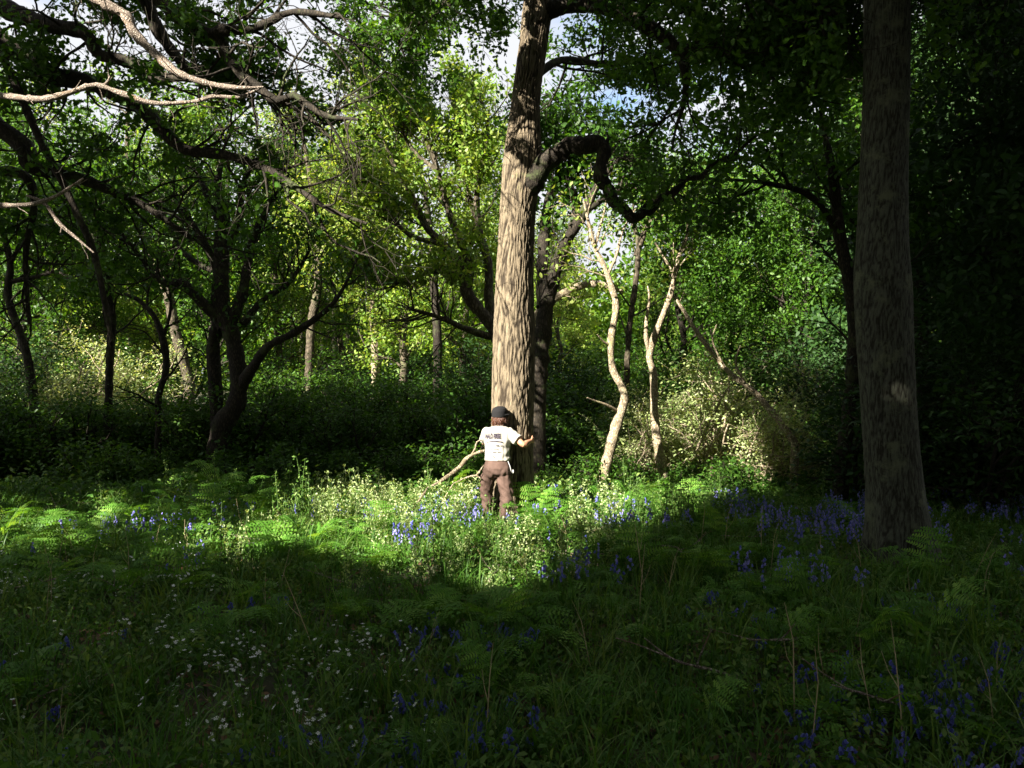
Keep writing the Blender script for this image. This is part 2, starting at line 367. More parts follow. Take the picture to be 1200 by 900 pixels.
for rows, cnt in [([(795, 60, D - 1.2, 6), (840, 50, D - 1.6, 5), (900, 60, D - 2, 4), (960, 50, D - 2.2, 3)], 12),
                  ([(640, -60, D, 9), (700, -90, D - 1, 8), (800, -60, D - 2, 7), (900, -20, D - 2.6, 5), (990, 20, D - 3, 3)], 22),
                  ([(636, -40, D, 7), (600, -70, D - .8, 7), (555, -60, D - 1.4, 6), (500, -30, D - 1.8, 4), (460, 0, D - 2, 3)], 20),
                  ([(640, -150, D, 9), (560, -200, D - 1, 8), (480, -190, D - 2, 5)], 14),
                  ([(634, -30, D, 6), (600, -40, D + .8, 6), (545, -10, D + 1.5, 5), (490, 30, D + 2, 4), (440, 55, D + 2.2, 2.5)], 22),
                  ([(640, -150, D, 9), (760, -210, D + 1, 8), (880, -190, D + 2, 5), (960, -150, D + 2, 3)], 16),
                  ([(645, -250, D, 8), (640, -330, D - 1, 6), (620, -380, D - 2, 4)], 10),
                  ([(622, 95, D, 5), (660, 70, D + .5, 4), (720, 75, D + 1.2, 3), (780, 60, D + 2, 2)], 12),
                  ([(640, -100, D, 9), (720, -60, D + 1.5, 8), (820, 20, D + 2.5, 6), (930, 70, D + 3, 4), (1000, 100, D + 3.2, 3)], 22)]:
    P, r_ = limb(mb, pix(rows, .1), 9, .07, .03, rg); sprout(mb, P, r_, cnt, 1.2, 2, tips, rg, up=.3, t0=.15)
# a few short leafy shoots on the bole
for u, v in ((596, 186), (626, 178), (640, 70), (604, 172)):
    P0 = at(u, v, D - .2); grow(mb, P0, (0.3 * (1 if u > 610 else -1), -1, .2), .35, .006, 0, tips, rg)
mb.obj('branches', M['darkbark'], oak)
def oakwin(C):
    """sky openings in the crown: the leaves thin out there"""
    v = (C[:, 2] - CZ) / C[:, 1]; edge = .385 + .06 * (vnoise(C[:, 0], C[:, 1], .6, 22) - .5)
    clear = ((C[:, 1] < D) & (np.abs(C[:, 0] / C[:, 1] - .03) < .035) & (v < .56)) | ((C[:, 1] < 8.6) & (np.abs(C[:, 0] / C[:, 1] - .47) < .05) & (v < .6))
    return ~clear & ~((vnoise(C[:, 0] + C[:, 1] * .5, C[:, 2], .30, 21) > .50) & (C[:, 2] > 5.3)) & ((C[:, 0] < .25) | (v > edge) | ((C[:, 0] > 2.6) & (v > edge - .05)))
mb = MB(); foliage(mb, ctips, 3, .09, .085, 'oak', .6, False, rg); foliage(mb, tips, 15, .12, .085, 'oak', .6, True, rg, keep=oakwin, zmin=4.9); mb.obj('crown', M['oakleaf'], oak); place(oak)
print('oak tips', len(tips))

# --- the straight tree at the right
D2 = 8.2
ash = tag(empty('straight_tree', (at(1050, 670, D2)[0], D2, 0)), 'large straight lichened grey tree trunk standing in bluebells at the right', 'tree')
ts = pix([(1058, 680, D2, 33), (1056, 655, D2, 32), (1052, 600, D2, 31), (1043, 500, D2, 30.5), (1036, 400, D2, 31), (1033, 330, D2, 31.5), (1033, 290, D2, 29), (1036, 200, D2, 26.5), (1039, 100, D2, 25), (1039, 0, D2, 24.5), (1042, -150, D2, 22), (1045, -300, D2, 16), (1045, -480, D2, 8)], .03)
mb = MB(); bark_trunk(mb, ts, 200, .011, 7.0, 20, (.20, .34)); mb.obj('trunk', M['smoothbark'], ash)
mb = MB(); tips = []; rg = np.random.default_rng(12)
for rows, cnt in [([(1045, -120, D2, 10), (1110, -110, D2 + .6, 8), (1190, -40, D2 + 1.2, 6), (1280, 20, D2 + 1.6, 4)], 20), ([(1045, -200, D2, 10), (1140, -220, D2 - .5, 8), (1260, -160, D2 - 1, 5)], 14),
                  ([(1045, -90, D2 + .2, 9), (1080, -60, D2 + 1.6, 8), (1120, 20, D2 + 3, 6), (1170, 90, D2 + 4, 4)], 22), ([(1042, -200, D2, 10), (980, -220, D2 + .5, 8), (900, -160, D2 + 1, 5)], 12),
                  ([(1045, -300, D2, 9), (1000, -340, D2 - 1.5, 6), (960, -300, D2 - 3, 4)], 12), ([(1045, -300, D2, 9), (1100, -360, D2 - 1.5, 6), (1200, -360, D2 - 3, 4)], 12)]:
    P, r_ = limb(mb, pix(rows, .1), 8, .07, .03, rg); sprout(mb, P, r_, cnt, 1.3, 2, tips, rg, up=.05, t0=.15)
mb.obj('branches', M['darkbark'], ash)
mb = MB(); foliage(mb, tips, 15, .13, .068, 'six', .7, True, rg, zmin=4.0, keep=lambda C: ~(vnoise(C[:, 0] + C[:, 1] * .5, C[:, 2], .35, 24) > .6) & ~((C[:, 1] < 8.8) & ((C[:, 2] - CZ) / C[:, 1] < .56) & (C[:, 0] / C[:, 1] < .60))); mb.obj('crown', M['darkleaf'], ash); place(ash)
print('ash tips', len(tips))

# --- the old oak whose limbs reach in from beyond the left edge
DL = 12.0; TX = at(-75, 400, DL)[0]
lo = tag(empty('old_oak', (TX, DL, 0)), 'old oak at the left edge reaching dark and bleached limbs over the glade', 'tree')
mb = MB(); ts = spline([(TX, DL, 0, .5), (TX, DL, 2, .45), (TX + .1, DL, 4, .42), (TX, DL, 6, .38), (TX - .2, DL, 8, .3), (TX, DL, 10, .15)], .05); bark_trunk(mb, ts, 60, .02, 2, 9, (.12, .3)); mb.obj('trunk', M['darkbark'], lo)
mb = MB(); tips = []; rg = np.random.default_rng(13)
d = DL - .6
LL = [([(-75, -60, DL, 17), (-40, -20, d, 15), (0, 7, d, 13), (52, 28, d - .3, 12), (98, 38, d - .5, 10), (115, 63, d - .5, 9), (140, 70, d - .6, 8), (168, 80, d - .6, 8), (182, 94, d - .7, 8), (206, 91, d - .8, 5), (240, 96, d - 1, 3)], 14),
      ([(-75, 20, DL, 18), (-30, 30, d, 17), (0, 49, d, 16), (35, 70, d, 15), (63, 89, d, 14), (98, 95, d - .1, 12), (140, 112, d - .2, 11), (168, 130, d - .2, 10), (192, 154, d - .3, 9), (217, 175, d - .3, 8), (266, 182, d - .4, 7), (308, 196, d - .5, 6), (343, 217, d - .6, 5), (385, 245, d - .8, 3.5), (430, 262, d - 1, 2)], 26),
      ([(-75, -150, DL, 16), (60, -70, d - .4, 15), (150, -30, d - .8, 13), (186, 0, d - 1, 11), (210, 21, d - 1, 11), (245, 40, d - 1.1, 10), (259, 35, d - 1.2, 8), (290, 35, d - 1.2, 7), (315, 26, d - 1.3, 6), (343, 14, d - 1.4, 5), (400, 20, d - 1.6, 3)], 24),
      ([(245, 40, d - 1.1, 8), (259, 45, d - 1.1, 8), (266, 66, d - 1.1, 7), (280, 84, d - 1.2, 7), (301, 101, d - 1.2, 7), (325, 119, d - 1.2, 7), (345, 112, d - 1.2, 5), (380, 135, d - 1.3, 4), (420, 140, d - 1.5, 2)], 20),
      ([(80, -80, d, 13), (150, -30, d, 12), (171, 0, d - .2, 10), (185, 35, d - .2, 9), (210, 70, d - .2, 8), (228, 84, d - .3, 8), (259, 88, d - .4, 7), (300, 104, d - .6, 5), (350, 130, d - .8, 3), (390, 165, d - 1, 2)], 18),
      ([(-75, 110, DL, 17), (-30, 132, d + .2, 16), (0, 150, d + .2, 14), (28, 172, d + .2, 13), (38, 196, d + .2, 12), (70, 203, d + .3, 9), (105, 213, d + .4, 8), (140, 228, d + .4, 6), (168, 241, d + .5, 5), (196, 259, d + .5, 4), (224, 280, d + .6, 2.5)], 22),
      ([(-75, 190, DL, 10), (-20, 200, d + .6, 9), (28, 205, d + .6, 7), (40, 240, d + .6, 5), (30, 300, d + .6, 4), (34, 380, d + .6, 2.5)], 10),
      ([(-75, -250, DL, 15), (100, -180, d, 12), (250, -100, d + .8, 9), (360, -45, d + 1.5, 6), (430, 5, d + 2, 4), (470, 45, d + 2.2, 2)], 34),
      ([(-75, -250, DL, 14), (50, -250, d + 1.5, 10), (200, -200, d + 2.5, 8), (330, -120, d + 3, 5)], 16)]
for rows, cnt in LL:
    S = pix(rows, .09); S[:, 3] *= .8; P, r_ = limb(mb, S, 10, .09, .0, rg)
    st = next((i for i in range(len(P)) if P[i][0] > TX + 1.2), 0)
    sprout(mb, P[st:], r_[st:], cnt, 1.15, 2, tips, rg, wig=.7, up=.05, nch=3, t0=.05, ang=(.5, 1.2))
# thin hanging limb
P, r_ = limb(mb, pix([(-20, 30, d, 5), (0, 60, d - .3, 5), (25, 115, d - .4, 5), (49, 168, d - .4, 4.5), (73, 213, d - .4, 4), (91, 252, d - .4, 4), (108, 290, d - .4, 4), (118, 330, d - .4, 3.5), (131, 400, d - .4, 2.5)], .09), 8, .08, 0, rg)
sprout(mb, P, r_, 8, .6, 1, tips, rg)
mb.obj('branches', M['darkbark'], lo)
def lowin(C):
    u = C[:, 0] / C[:, 1]; w = (C[:, 2] - CZ) / C[:, 1]
    return ~((vnoise(C[:, 0], C[:, 2], .45, 31) > .55))
mb = MB(); foliage(mb, tips, 9, .11, .10, 'oak', .6, True, rg, keep=lowin, zmin=4.0); mb.obj('crown', M['oakleaf'], lo)
dd = 9.8
for rows in ([(-60, -150, DL, 10), (40, -60, dd + .3, 9), (108, -5, dd, 9), (147, 18, dd, 8), (157, 38, dd, 7.5), (185, 66, dd, 7), (210, 86, dd - .1, 6), (245, 98, dd - .1, 4.5), (280, 103, dd - .2, 3.5), (309, 102, dd - .2, 1.5)],
             [(-75, 120, DL, 9), (-10, 112, dd + .4, 5.5), (52, 116, dd, 5), (105, 101, dd, 4.2), (119, 101, dd, 4), (150, 112, dd, 4), (182, 121, dd, 3.5), (227, 119, dd, 3), (250, 113, dd - .1, 3), (280, 114, dd - .1, 3), (306, 103, dd - .1, 1.2)],
             [(119, 101, dd, 2), (126, 96, dd, 1.8), (129, 89, dd, 1)],
             [(-75, 235, DL, 9), (-10, 240, dd + .2, 4.5), (31, 240, dd, 4), (63, 231, dd, 3), (98, 209, dd, 1.5)],
             [(31, 229, dd, 1.6), (52, 238, dd, 3), (70, 262, dd, 3), (91, 280, dd, 2.2), (110, 296, dd, 1)]):
    mb = MB(); S = pix(rows, .05); S[:, 3] *= .74; Pd, rd = limb(mb, S, 10, .13, 0, rg); sprout(mb, Pd[len(Pd) // 3:], rd[len(Pd) // 3:], max(2, len(Pd) // 14), .22, 0, [], rg, wig=1.2, up=0, ang=(.5, 1.0)); mb.obj('dead_branch', M['deadwood'], lo)
place(lo)
print('left tips', len(tips))

# ------------------------------------------------------------------ middle-distance trees with their own shapes
def own_tree(name, base, label, limbs, bark, leafm, seed, kids=8, thin=.88, L=1.3, lvl=2, per=8, spread=.15, size=.12, kind='six', up=.35, group=None, lastfrac=.45, trunkn=1, keep=None, wig=.6, nch=4, cat='tree'):
    rg = np.random.default_rng(seed); root = tag(empty(name, base), label, cat, group); tips = []
    mt, mbr = MB(), MB()
    for k, rows in enumerate(limbs):
        S = pix(rows, .09); S[:, 3] *= thin; t = mt if k < trunkn else mbr
        if k == 0:
            zg = float(gz(S[0][0], S[0][1])) - .15
            if S[0][2] > zg + .1: S = np.vstack([spline([(S[0][0] - .05, S[0][1], zg, S[0][3] * 1.25), tuple(S[0])], .09)[:-1], S])
        P, r_ = limb(t, S, 12 if k < trunkn else 8, .08, 0, rg); st = int(len(P) * lastfrac)
        if kids and (k < trunkn or r_[:4].mean() > .045 or bark is not M['palebark']): sprout(mbr, P[st:], r_[st:], kids, L, lvl, tips, rg, wig, up, nch, t0=0)
    mt.obj('trunk', bark, root)
    if mbr.n: mbr.obj('branches', bark, root)
    if tips and per:
        f = MB(); foliage(f, tips, per, spread, size, kind, .6, False, rg, keep=keep); f.obj('crown', leafm, root)
    place(root); return root, tips
def base_of(u, v, Y):
    b = at(u, v, Y); return (b[0], b[1], float(gz(b[0], b[1])))

G = 15.5
own_tree('gnarled_oak', base_of(255, 525, G), 'gnarled dark oak with twisted forking limbs standing in the left thicket', [
    [(254, 540, G, 14), (255, 521, G, 13), (259, 500, G, 13), (276, 475, G, 12), (280, 447, G, 11), (276, 412, G, 11), (270, 388, G, 11), (259, 360, G, 12), (259, 325, G, 11), (260, 290, G, 10), (262, 250, G, 8), (255, 215, G, 5), (262, 180, G, 3)],
    [(255, 500, G + .3, 10), (252, 447, G + .4, 10), (250, 405, G + .4, 9), (258, 375, G + .2, 9)],
    [(262, 385, G, 8), (256, 374, G, 8), (238, 356, G - .2, 7), (213, 332, G - .4, 6.5), (196, 332, G - .5, 5.5), (180, 322, G - .6, 4), (160, 296, G - .8, 3), (140, 270, G - 1, 2)],
    [(282, 455, G, 8), (290, 440, G - .2, 8), (298, 428, G - .4, 7), (315, 405, G - .6, 6), (343, 391, G - .7, 5), (378, 367, G - .9, 4), (398, 345, G - 1, 2.5), (420, 300, G - 1, 1.5)],
    [(259, 335, G, 6), (245, 295, G, 5), (225, 262, G - .1, 4), (200, 225, G - .2, 2.5)],
    [(270, 380, G, 8), (284, 345, G, 7), (290, 310, G, 6), (300, 270, G, 5), (320, 235, G, 3.5), (338, 205, G, 2)],
    [(260, 300, G, 6), (280, 260, G, 5), (285, 215, G, 4), (305, 180, G, 2.5)],
    [(262, 320, G, 6), (235, 310, G + .3, 4), (210, 290, G + .6, 3), (185, 240, G + .8, 2)],
    [(284, 380, G, 6), (310, 350, G + .2, 4), (340, 330, G + .4, 3), (370, 280, G + .5, 2)],
    [(256, 260, G, 5), (235, 210, G + .3, 4), (215, 170, G + .5, 2)]],
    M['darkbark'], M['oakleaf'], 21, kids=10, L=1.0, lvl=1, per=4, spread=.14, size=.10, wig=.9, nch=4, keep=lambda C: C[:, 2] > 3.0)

G = 17.5
own_tree('many_stemmed_tree', base_of(590, 430, G), 'leaning many-stemmed tree with bright spring leaves, left of and behind the hugged oak', [
    [(590, 470, G, 12), (588, 430, G, 12), (585, 400, G, 11), (572, 376, G, 10), (548, 345, G, 9), (541, 312, G, 8), (520, 287, G, 7), (500, 266, G, 6), (485, 235, G, 5), (465, 200, G, 4), (448, 165, G, 3), (430, 135, G, 2)],
    [(546, 342, G, 7), (550, 312, G + .2, 6.5), (536, 275, G + .2, 6), (522, 236, G + .2, 5), (512, 195, G + .2, 4), (498, 160, G + .2, 3), (480, 120, G + .2, 2)],
    [(582, 400, G, 9), (573, 350, G + .2, 8), (572, 310, G + .3, 7), (560, 262, G + .4, 6), (560, 215, G + .4, 5), (572, 165, G + .4, 3.5), (566, 120, G + .4, 2)],
    [(560, 262, G + .4, 5), (545, 215, G + .6, 4), (535, 160, G + .8, 3), (540, 110, G + 1, 2)],
    [(520, 287, G, 5), (480, 275, G - .3, 4), (450, 245, G - .5, 3), (425, 225, G - .6, 2)],
    [(535, 320, G, 5), (505, 318, G - .2, 4), (470, 330, G - .4, 3), (435, 320, G - .6, 2)],
    [(575, 395, G, 6), (545, 385, G - .3, 5), (515, 372, G - .6, 4), (480, 362, G - .8, 2.5)],
    [(512, 200, G, 4), (480, 170, G + .3, 3), (455, 110, G + .5, 2)]],
    M['bgbark'], M['limeleaf'], 22, thin=.72, kids=13, L=1.15, lvl=2, per=4, spread=.14, size=.12, wig=.45, up=.5, keep=lambda C: (C[:, 2] > 4.2) & (vnoise(C[:, 0], C[:, 2], .7, 41) < .72))

G = 14.5
own_tree('forked_tree', base_of(632, 530, G), 'dark forking tree standing directly behind the right side of the hugged oak', [
    [(630, 545, G, 13), (630, 480, G, 13), (633, 420, G, 13), (640, 360, G, 12), (648, 325, G, 11), (663, 285, G, 9), (685, 248, G, 8), (700, 218, G, 5), (722, 190, G, 4), (748, 170, G, 2)],
    [(636, 360, G, 10), (636, 300, G + .3, 9), (642, 240, G + .6, 7), (655, 200, G + .8, 5), (650, 150, G + 1, 3)],
    [(663, 290, G, 6), (675, 240, G + .3, 5), (665, 200, G + .5, 3.5), (690, 160, G + .7, 2)],
    [(690, 245, G, 5), (720, 225, G - .1, 3.5), (745, 215, G - .2, 2)]],
    M['darkbark'], M['oakleaf'], 23, thin=.78, kids=8, L=1.2, lvl=2, per=4, spread=.15, size=.12, keep=lambda C: C[:, 2] > 4.9)
own = own_tree('low_bough_tree', base_of(640, 370, 16), 'mossy horizontal bough crossing the bright gap right of the hugged oak', [
    [(618, 470, 16, 7), (626, 400, 16, 7), (634, 362, 16, 6.5), (650, 350, 16, 5.5), (672, 338, 16, 5), (690, 333, 15.8, 4.5), (708, 334, 15.6, 4), (730, 342, 15.4, 2)]], M['palebark'], M['limeleaf'], 29, kids=4, L=.7, lvl=1, per=4)

G = 14
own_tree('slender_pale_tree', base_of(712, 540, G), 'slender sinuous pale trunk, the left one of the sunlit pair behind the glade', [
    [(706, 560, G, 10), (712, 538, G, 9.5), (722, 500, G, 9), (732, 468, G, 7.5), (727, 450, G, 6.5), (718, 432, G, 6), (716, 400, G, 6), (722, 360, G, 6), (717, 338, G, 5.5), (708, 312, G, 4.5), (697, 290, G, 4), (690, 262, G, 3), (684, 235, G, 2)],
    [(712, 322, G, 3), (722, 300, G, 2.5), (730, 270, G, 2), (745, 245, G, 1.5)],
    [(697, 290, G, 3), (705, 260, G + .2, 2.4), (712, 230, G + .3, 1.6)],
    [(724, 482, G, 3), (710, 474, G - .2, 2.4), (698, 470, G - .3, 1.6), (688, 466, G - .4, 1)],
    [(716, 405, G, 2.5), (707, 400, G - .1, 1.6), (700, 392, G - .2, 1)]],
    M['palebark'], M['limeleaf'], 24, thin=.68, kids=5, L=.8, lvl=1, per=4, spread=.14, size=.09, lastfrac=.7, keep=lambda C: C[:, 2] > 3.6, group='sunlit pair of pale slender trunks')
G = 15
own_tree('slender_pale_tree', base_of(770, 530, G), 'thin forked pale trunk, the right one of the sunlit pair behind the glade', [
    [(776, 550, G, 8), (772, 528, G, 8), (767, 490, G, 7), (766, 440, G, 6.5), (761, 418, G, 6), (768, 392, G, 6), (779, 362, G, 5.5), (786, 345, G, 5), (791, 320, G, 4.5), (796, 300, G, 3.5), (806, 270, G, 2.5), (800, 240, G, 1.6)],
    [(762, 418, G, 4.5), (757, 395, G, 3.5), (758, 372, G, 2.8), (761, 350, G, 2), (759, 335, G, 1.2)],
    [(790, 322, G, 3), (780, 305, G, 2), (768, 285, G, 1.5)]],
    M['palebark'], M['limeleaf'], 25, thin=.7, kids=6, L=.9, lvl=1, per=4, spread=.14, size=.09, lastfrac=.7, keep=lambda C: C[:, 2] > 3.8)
own_tree('leaning_dead_sapling', base_of(925, 510, 14.2), 'thin leaning dead stem with a sunlit lower end beside the pale shrub', [
    [(932, 520, 14.2, 5), (920, 502, 14.2, 5), (900, 478, 14.3, 4.8), (882, 458, 14.4, 4), (850, 432, 14.6, 3.2), (816, 388, 14.8, 3), (800, 362, 15, 2.6), (788, 345, 15.1, 1.6)],
    [(872, 448, 14.4, 2), (862, 425, 14.4, 1.5), (868, 405, 14.4, 1)], [(850, 432, 14.6, 1.6), (835, 400, 14.5, 1.2), (840, 380, 14.5, .8)]], M['palebark'], None, 26, kids=3, L=.4, lvl=0, per=0, cat='dead stem')
# more particular trunks seen further back
for rows, lab, bk, lf, sd, kd, nm in [
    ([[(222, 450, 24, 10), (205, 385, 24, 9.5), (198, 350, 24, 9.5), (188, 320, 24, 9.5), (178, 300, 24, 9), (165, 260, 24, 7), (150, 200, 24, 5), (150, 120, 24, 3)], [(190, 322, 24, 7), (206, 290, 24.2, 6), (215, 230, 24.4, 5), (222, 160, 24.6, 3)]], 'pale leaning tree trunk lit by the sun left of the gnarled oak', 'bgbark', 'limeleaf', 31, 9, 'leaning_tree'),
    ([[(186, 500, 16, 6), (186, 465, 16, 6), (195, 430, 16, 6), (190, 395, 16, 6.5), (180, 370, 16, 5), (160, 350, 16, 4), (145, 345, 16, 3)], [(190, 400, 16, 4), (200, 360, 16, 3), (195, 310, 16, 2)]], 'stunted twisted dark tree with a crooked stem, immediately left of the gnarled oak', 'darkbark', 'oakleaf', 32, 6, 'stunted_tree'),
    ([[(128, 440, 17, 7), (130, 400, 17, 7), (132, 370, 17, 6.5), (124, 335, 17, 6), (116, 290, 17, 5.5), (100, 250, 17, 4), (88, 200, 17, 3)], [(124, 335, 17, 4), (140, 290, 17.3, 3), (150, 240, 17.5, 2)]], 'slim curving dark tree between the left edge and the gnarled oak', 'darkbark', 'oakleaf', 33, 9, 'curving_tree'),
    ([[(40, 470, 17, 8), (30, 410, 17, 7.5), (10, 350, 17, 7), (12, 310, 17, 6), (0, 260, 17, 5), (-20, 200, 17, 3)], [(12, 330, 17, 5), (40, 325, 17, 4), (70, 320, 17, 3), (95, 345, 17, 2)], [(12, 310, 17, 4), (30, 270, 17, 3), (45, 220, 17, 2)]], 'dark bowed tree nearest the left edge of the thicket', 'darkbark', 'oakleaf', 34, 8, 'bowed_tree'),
    ([[(440, 440, 27, 6), (440, 400, 27, 6), (438, 350, 27, 6), (441, 300, 27, 5.5), (440, 240, 27, 5), (436, 170, 27, 4), (440, 120, 27, 2)]], 'thin upright pale trunk in the sunny clearing left of the many-stemmed tree', 'palebark', 'limeleaf', 35, 16, 'upright_tree'),
    ([[(513, 430, 22, 6), (512, 380, 22, 6), (508, 330, 22, 5.5), (505, 290, 22, 5), (500, 240, 22, 4), (490, 180, 22, 2)]], 'thin straight dark trunk seen just left of the many-stemmed tree', 'darkbark', 'limeleaf', 36, 10, 'straight_sapling'),
    ([[(362, 440, 25, 6), (365, 380, 25, 6), (372, 340, 25, 6), (372, 290, 25, 5), (365, 220, 25, 4), (355, 160, 25, 2)], [(372, 300, 25, 3), (390, 280, 25, 2), (405, 270, 25, 1.5)]], 'crooked brown tree by the thin poles, right of the gnarled oak', 'bgbark', 'limeleaf', 37, 12, 'crooked_tree'),
    ([[(984, 590, 13, 10), (990, 520, 13, 10), (1000, 440, 13, 10), (1000, 360, 13, 9), (985, 280, 13, 8), (975, 200, 13, 6), (960, 130, 13, 4)], [(995, 330, 13, 6), (1020, 260, 13.3, 5), (1030, 180, 13.6, 3)], [(982, 270, 13, 5), (950, 230, 12.8, 4), (900, 215, 12.6, 3), (850, 210, 12.4, 2)]], 'dark sycamore close behind the straight right-hand trunk, on its left side', 'darkbark', 'oakleaf', 38, 8, 'sycamore_tree'),
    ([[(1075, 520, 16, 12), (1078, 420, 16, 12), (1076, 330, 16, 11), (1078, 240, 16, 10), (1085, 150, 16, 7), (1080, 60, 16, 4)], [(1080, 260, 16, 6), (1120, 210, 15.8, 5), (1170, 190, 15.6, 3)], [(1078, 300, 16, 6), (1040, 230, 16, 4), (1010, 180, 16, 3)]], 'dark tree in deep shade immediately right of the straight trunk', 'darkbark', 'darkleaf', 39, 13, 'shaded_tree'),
    ([[(735, 420, 19, 4), (738, 380, 19, 4), (745, 330, 19, 4), (748, 290, 19, 3.5), (742, 260, 19, 4), (730, 240, 19, 3)], [(745, 300, 19, 3.5), (760, 265, 19, 3), (778, 240, 19, 2)]], 'smooth grey tree seen in the bright gap below the crooked limb', 'bgbark', 'limeleaf', 40, 6, 'grey_tree')]:
    G = rows[0][0][2]; own_tree(nm, base_of(rows[0][0][0], 500, G), lab, rows, M[bk], M[lf], sd, kids=kd, L=1.1 + G * .02, lvl=2 if kd > 7 else 1, per=4, spread=.17, size=.12 + G * .001,
                                keep=lambda C: (C[:, 2] > (2.9 if G > 15 else 3.6) + .06 * C[:, 1]), lastfrac=.4, thin=.62 if nm in ('curving_tree', 'bowed_tree', 'stunted_tree', 'leaning_tree') else .85)

# ------------------------------------------------------------------ the wood behind: a few kinds of tree, copied
def wood_tree(name, H, seed, limbs_n, leafm, bark, first, spreadL, leaf, per, up, bare=0.0, r0=.2, wig=.5):
    rg = np.random.default_rng(seed); root = empty(name); mt, mbr, f = MB(), MB(), MB(); tips = []
    n = 8; P = [(0, 0, -.3, r0 * 1.2)]; x = y = 0
    for i in range(1, n + 1):
        x += rg.normal() * .18; y += rg.normal() * .18; P.append((x, y, H * .9 * i / n, r0 * (1.05 - .85 * i / n)))
    S = spline(P, .25); Pt, rt = limb(mt, S, 10, .06, 0, rg)
    sprout(mbr, Pt, rt, limbs_n, spreadL, 2, tips, rg, wig, up, 5, .55, (.6, 1.25), t0=first)
    mt.obj('trunk', bark, root); mbr.obj('branches', bark, root)
    foliage(f, tips, per, .22, leaf, 'six', .6, False, rg); f.obj('crown', leafm, root)
    return root
V_ = {}
V_['lime'] = wood_tree('spring_tree', 12.5, 51, 17, M['limeleaf'], M['bgbark'], .25, 3.2, .17, 7, .3)
V_['lime2'] = wood_tree('spring_tree', 14, 52, 20, M['limeleaf'], M['bgbark'], .2, 3.4, .18, 6, .25, wig=.7)
V_['green'] = wood_tree('broadleaf_tree', 12.5, 53, 19, M['oakleaf'], M['darkbark'], .18, 3.3, .18, 8, .1)
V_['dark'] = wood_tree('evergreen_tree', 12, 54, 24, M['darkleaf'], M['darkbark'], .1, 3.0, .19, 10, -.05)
V_['tall'] = wood_tree('tall_tree', 17, 55, 16, M['limeleaf'], M['bgbark'], .45, 2.8, .19, 7, .3, r0=.22)
used = set()
LAB = {'lime': 'airy spring tree with fresh yellow-green leaves in the sunny wood beyond', 'lime2': 'spreading spring tree with sunlit yellow-green crown in the sunny wood beyond',
       'green': 'mid green broadleaf tree with dark limbs in the wood beyond', 'dark': 'dense dark-leaved tree in the shaded wood at the right', 'tall': 'tall high-crowned tree at the back of the wood'}
GRP = {'lime': 'airy spring trees', 'lime2': 'spreading spring trees', 'green': 'mid green broadleaf trees', 'dark': 'dense dark trees', 'tall': 'tall back trees'}
spots = [  # kind, pixel u of the stem, distance, scale
    ('lime', 470, 26, .78), ('lime2', 545, 31, .8), ('lime', 400, 33, .82), ('lime2', 330, 30, .78), ('lime', 655, 34, .62), ('green', 255, 27, .85), ('lime2', 185, 31, .78), ('lime', 105, 29, .75),
    ('green', 35, 26, .8), ('lime', -20, 34, 1.1), ('green', -80, 28, 1.0), ('tall', 590, 45, .7), ('tall', 120, 46, .7),
    ('green', 800, 24, .72), ('lime', 775, 36, .5), ('green', 860, 27, .74), ('lime', 900, 34, .85), ('green', 940, 24, .72), ('tall', 840, 42, .75), ('tall', 960, 44, .66), ('tall', 350, 50, .6),
    ('green', 1010, 28, .75), ('dark', 1060, 21, .9), ('dark', 1150, 18, .72), ('dark', 1120, 26, .85), ('dark', 1210, 23, .85), ('dark', 1250, 15, .95), ('dark', 1180, 32, .9), ('lime', 1090, 40, .85), ('lime', 1190, 46, .85),
    ('tall', -50, 44, 1.1), ('tall', 1040, 52, .7), ('lime2', 640, 62, .75), ('green', 880, 60, .8), ('green', 1120, 62, .95), ('dark', 1290, 12, .8)]
for k, u, Y, s in spots:
    x = (u - 600) / F * Y; loc = (x, Y, float(gz(x, Y))); rz = R.uniform(0, 6.28)
    if k in used: copy_thing(V_[k], loc, rz, s)
    else:
        used.add(k); o = V_[k]; o.location = loc; o.rotation_euler.z = rz; o.scale = (s, s, s); tag(o, LAB[k], 'tree', GRP[k])
# thin close-set poles at the left of centre
pole_label = 'bare thin pole tree in the close-set stand between the gnarled oak and the sunny clearing'
pr = tag(empty('pole_tree'), pole_label, 'tree', 'stand of thin pole trees'); mb = MB(); rg = np.random.default_rng(61)
Pp, rr = limb(mb, spline([(0, 0, -.3, .11), (.05, 0, 3, .10), (0, .08, 7, .08), (.1, 0, 12, .05), (.1, .1, 15, .02)], .4), 8, .06, 0, rg); mb.obj('trunk', M['darkbark'], pr)
mb = MB(); tips = []; sprout(mb, Pp, rr, 34, .9, 0, tips, rg, up=-.1, t0=.3, ang=(1.0, 1.5)); mb.obj('branches', M['darkbark'], pr)
mb = MB(); foliage(mb, [q for q in tips if q[2] > 9.5], 22, .2, .15, 'six', .5, False, rg); mb.obj('crown', M['darkleaf'], pr)
first = True
for i in range(24):
    u = 325 + i * 5.6 + rg.uniform(-3, 3); Y = rg.uniform(36, 48)
    if i > 18: u = rg.uniform(20, 160)
    x = (u - 600) / F * Y; loc = (x, Y, float(gz(x, Y))); s = rg.uniform(.8, 1.0)
    if first: pr.location = loc; pr.scale = (s, s, s); first = False
    else: copy_thing(pr, loc, rg.uniform(0, 6), s)

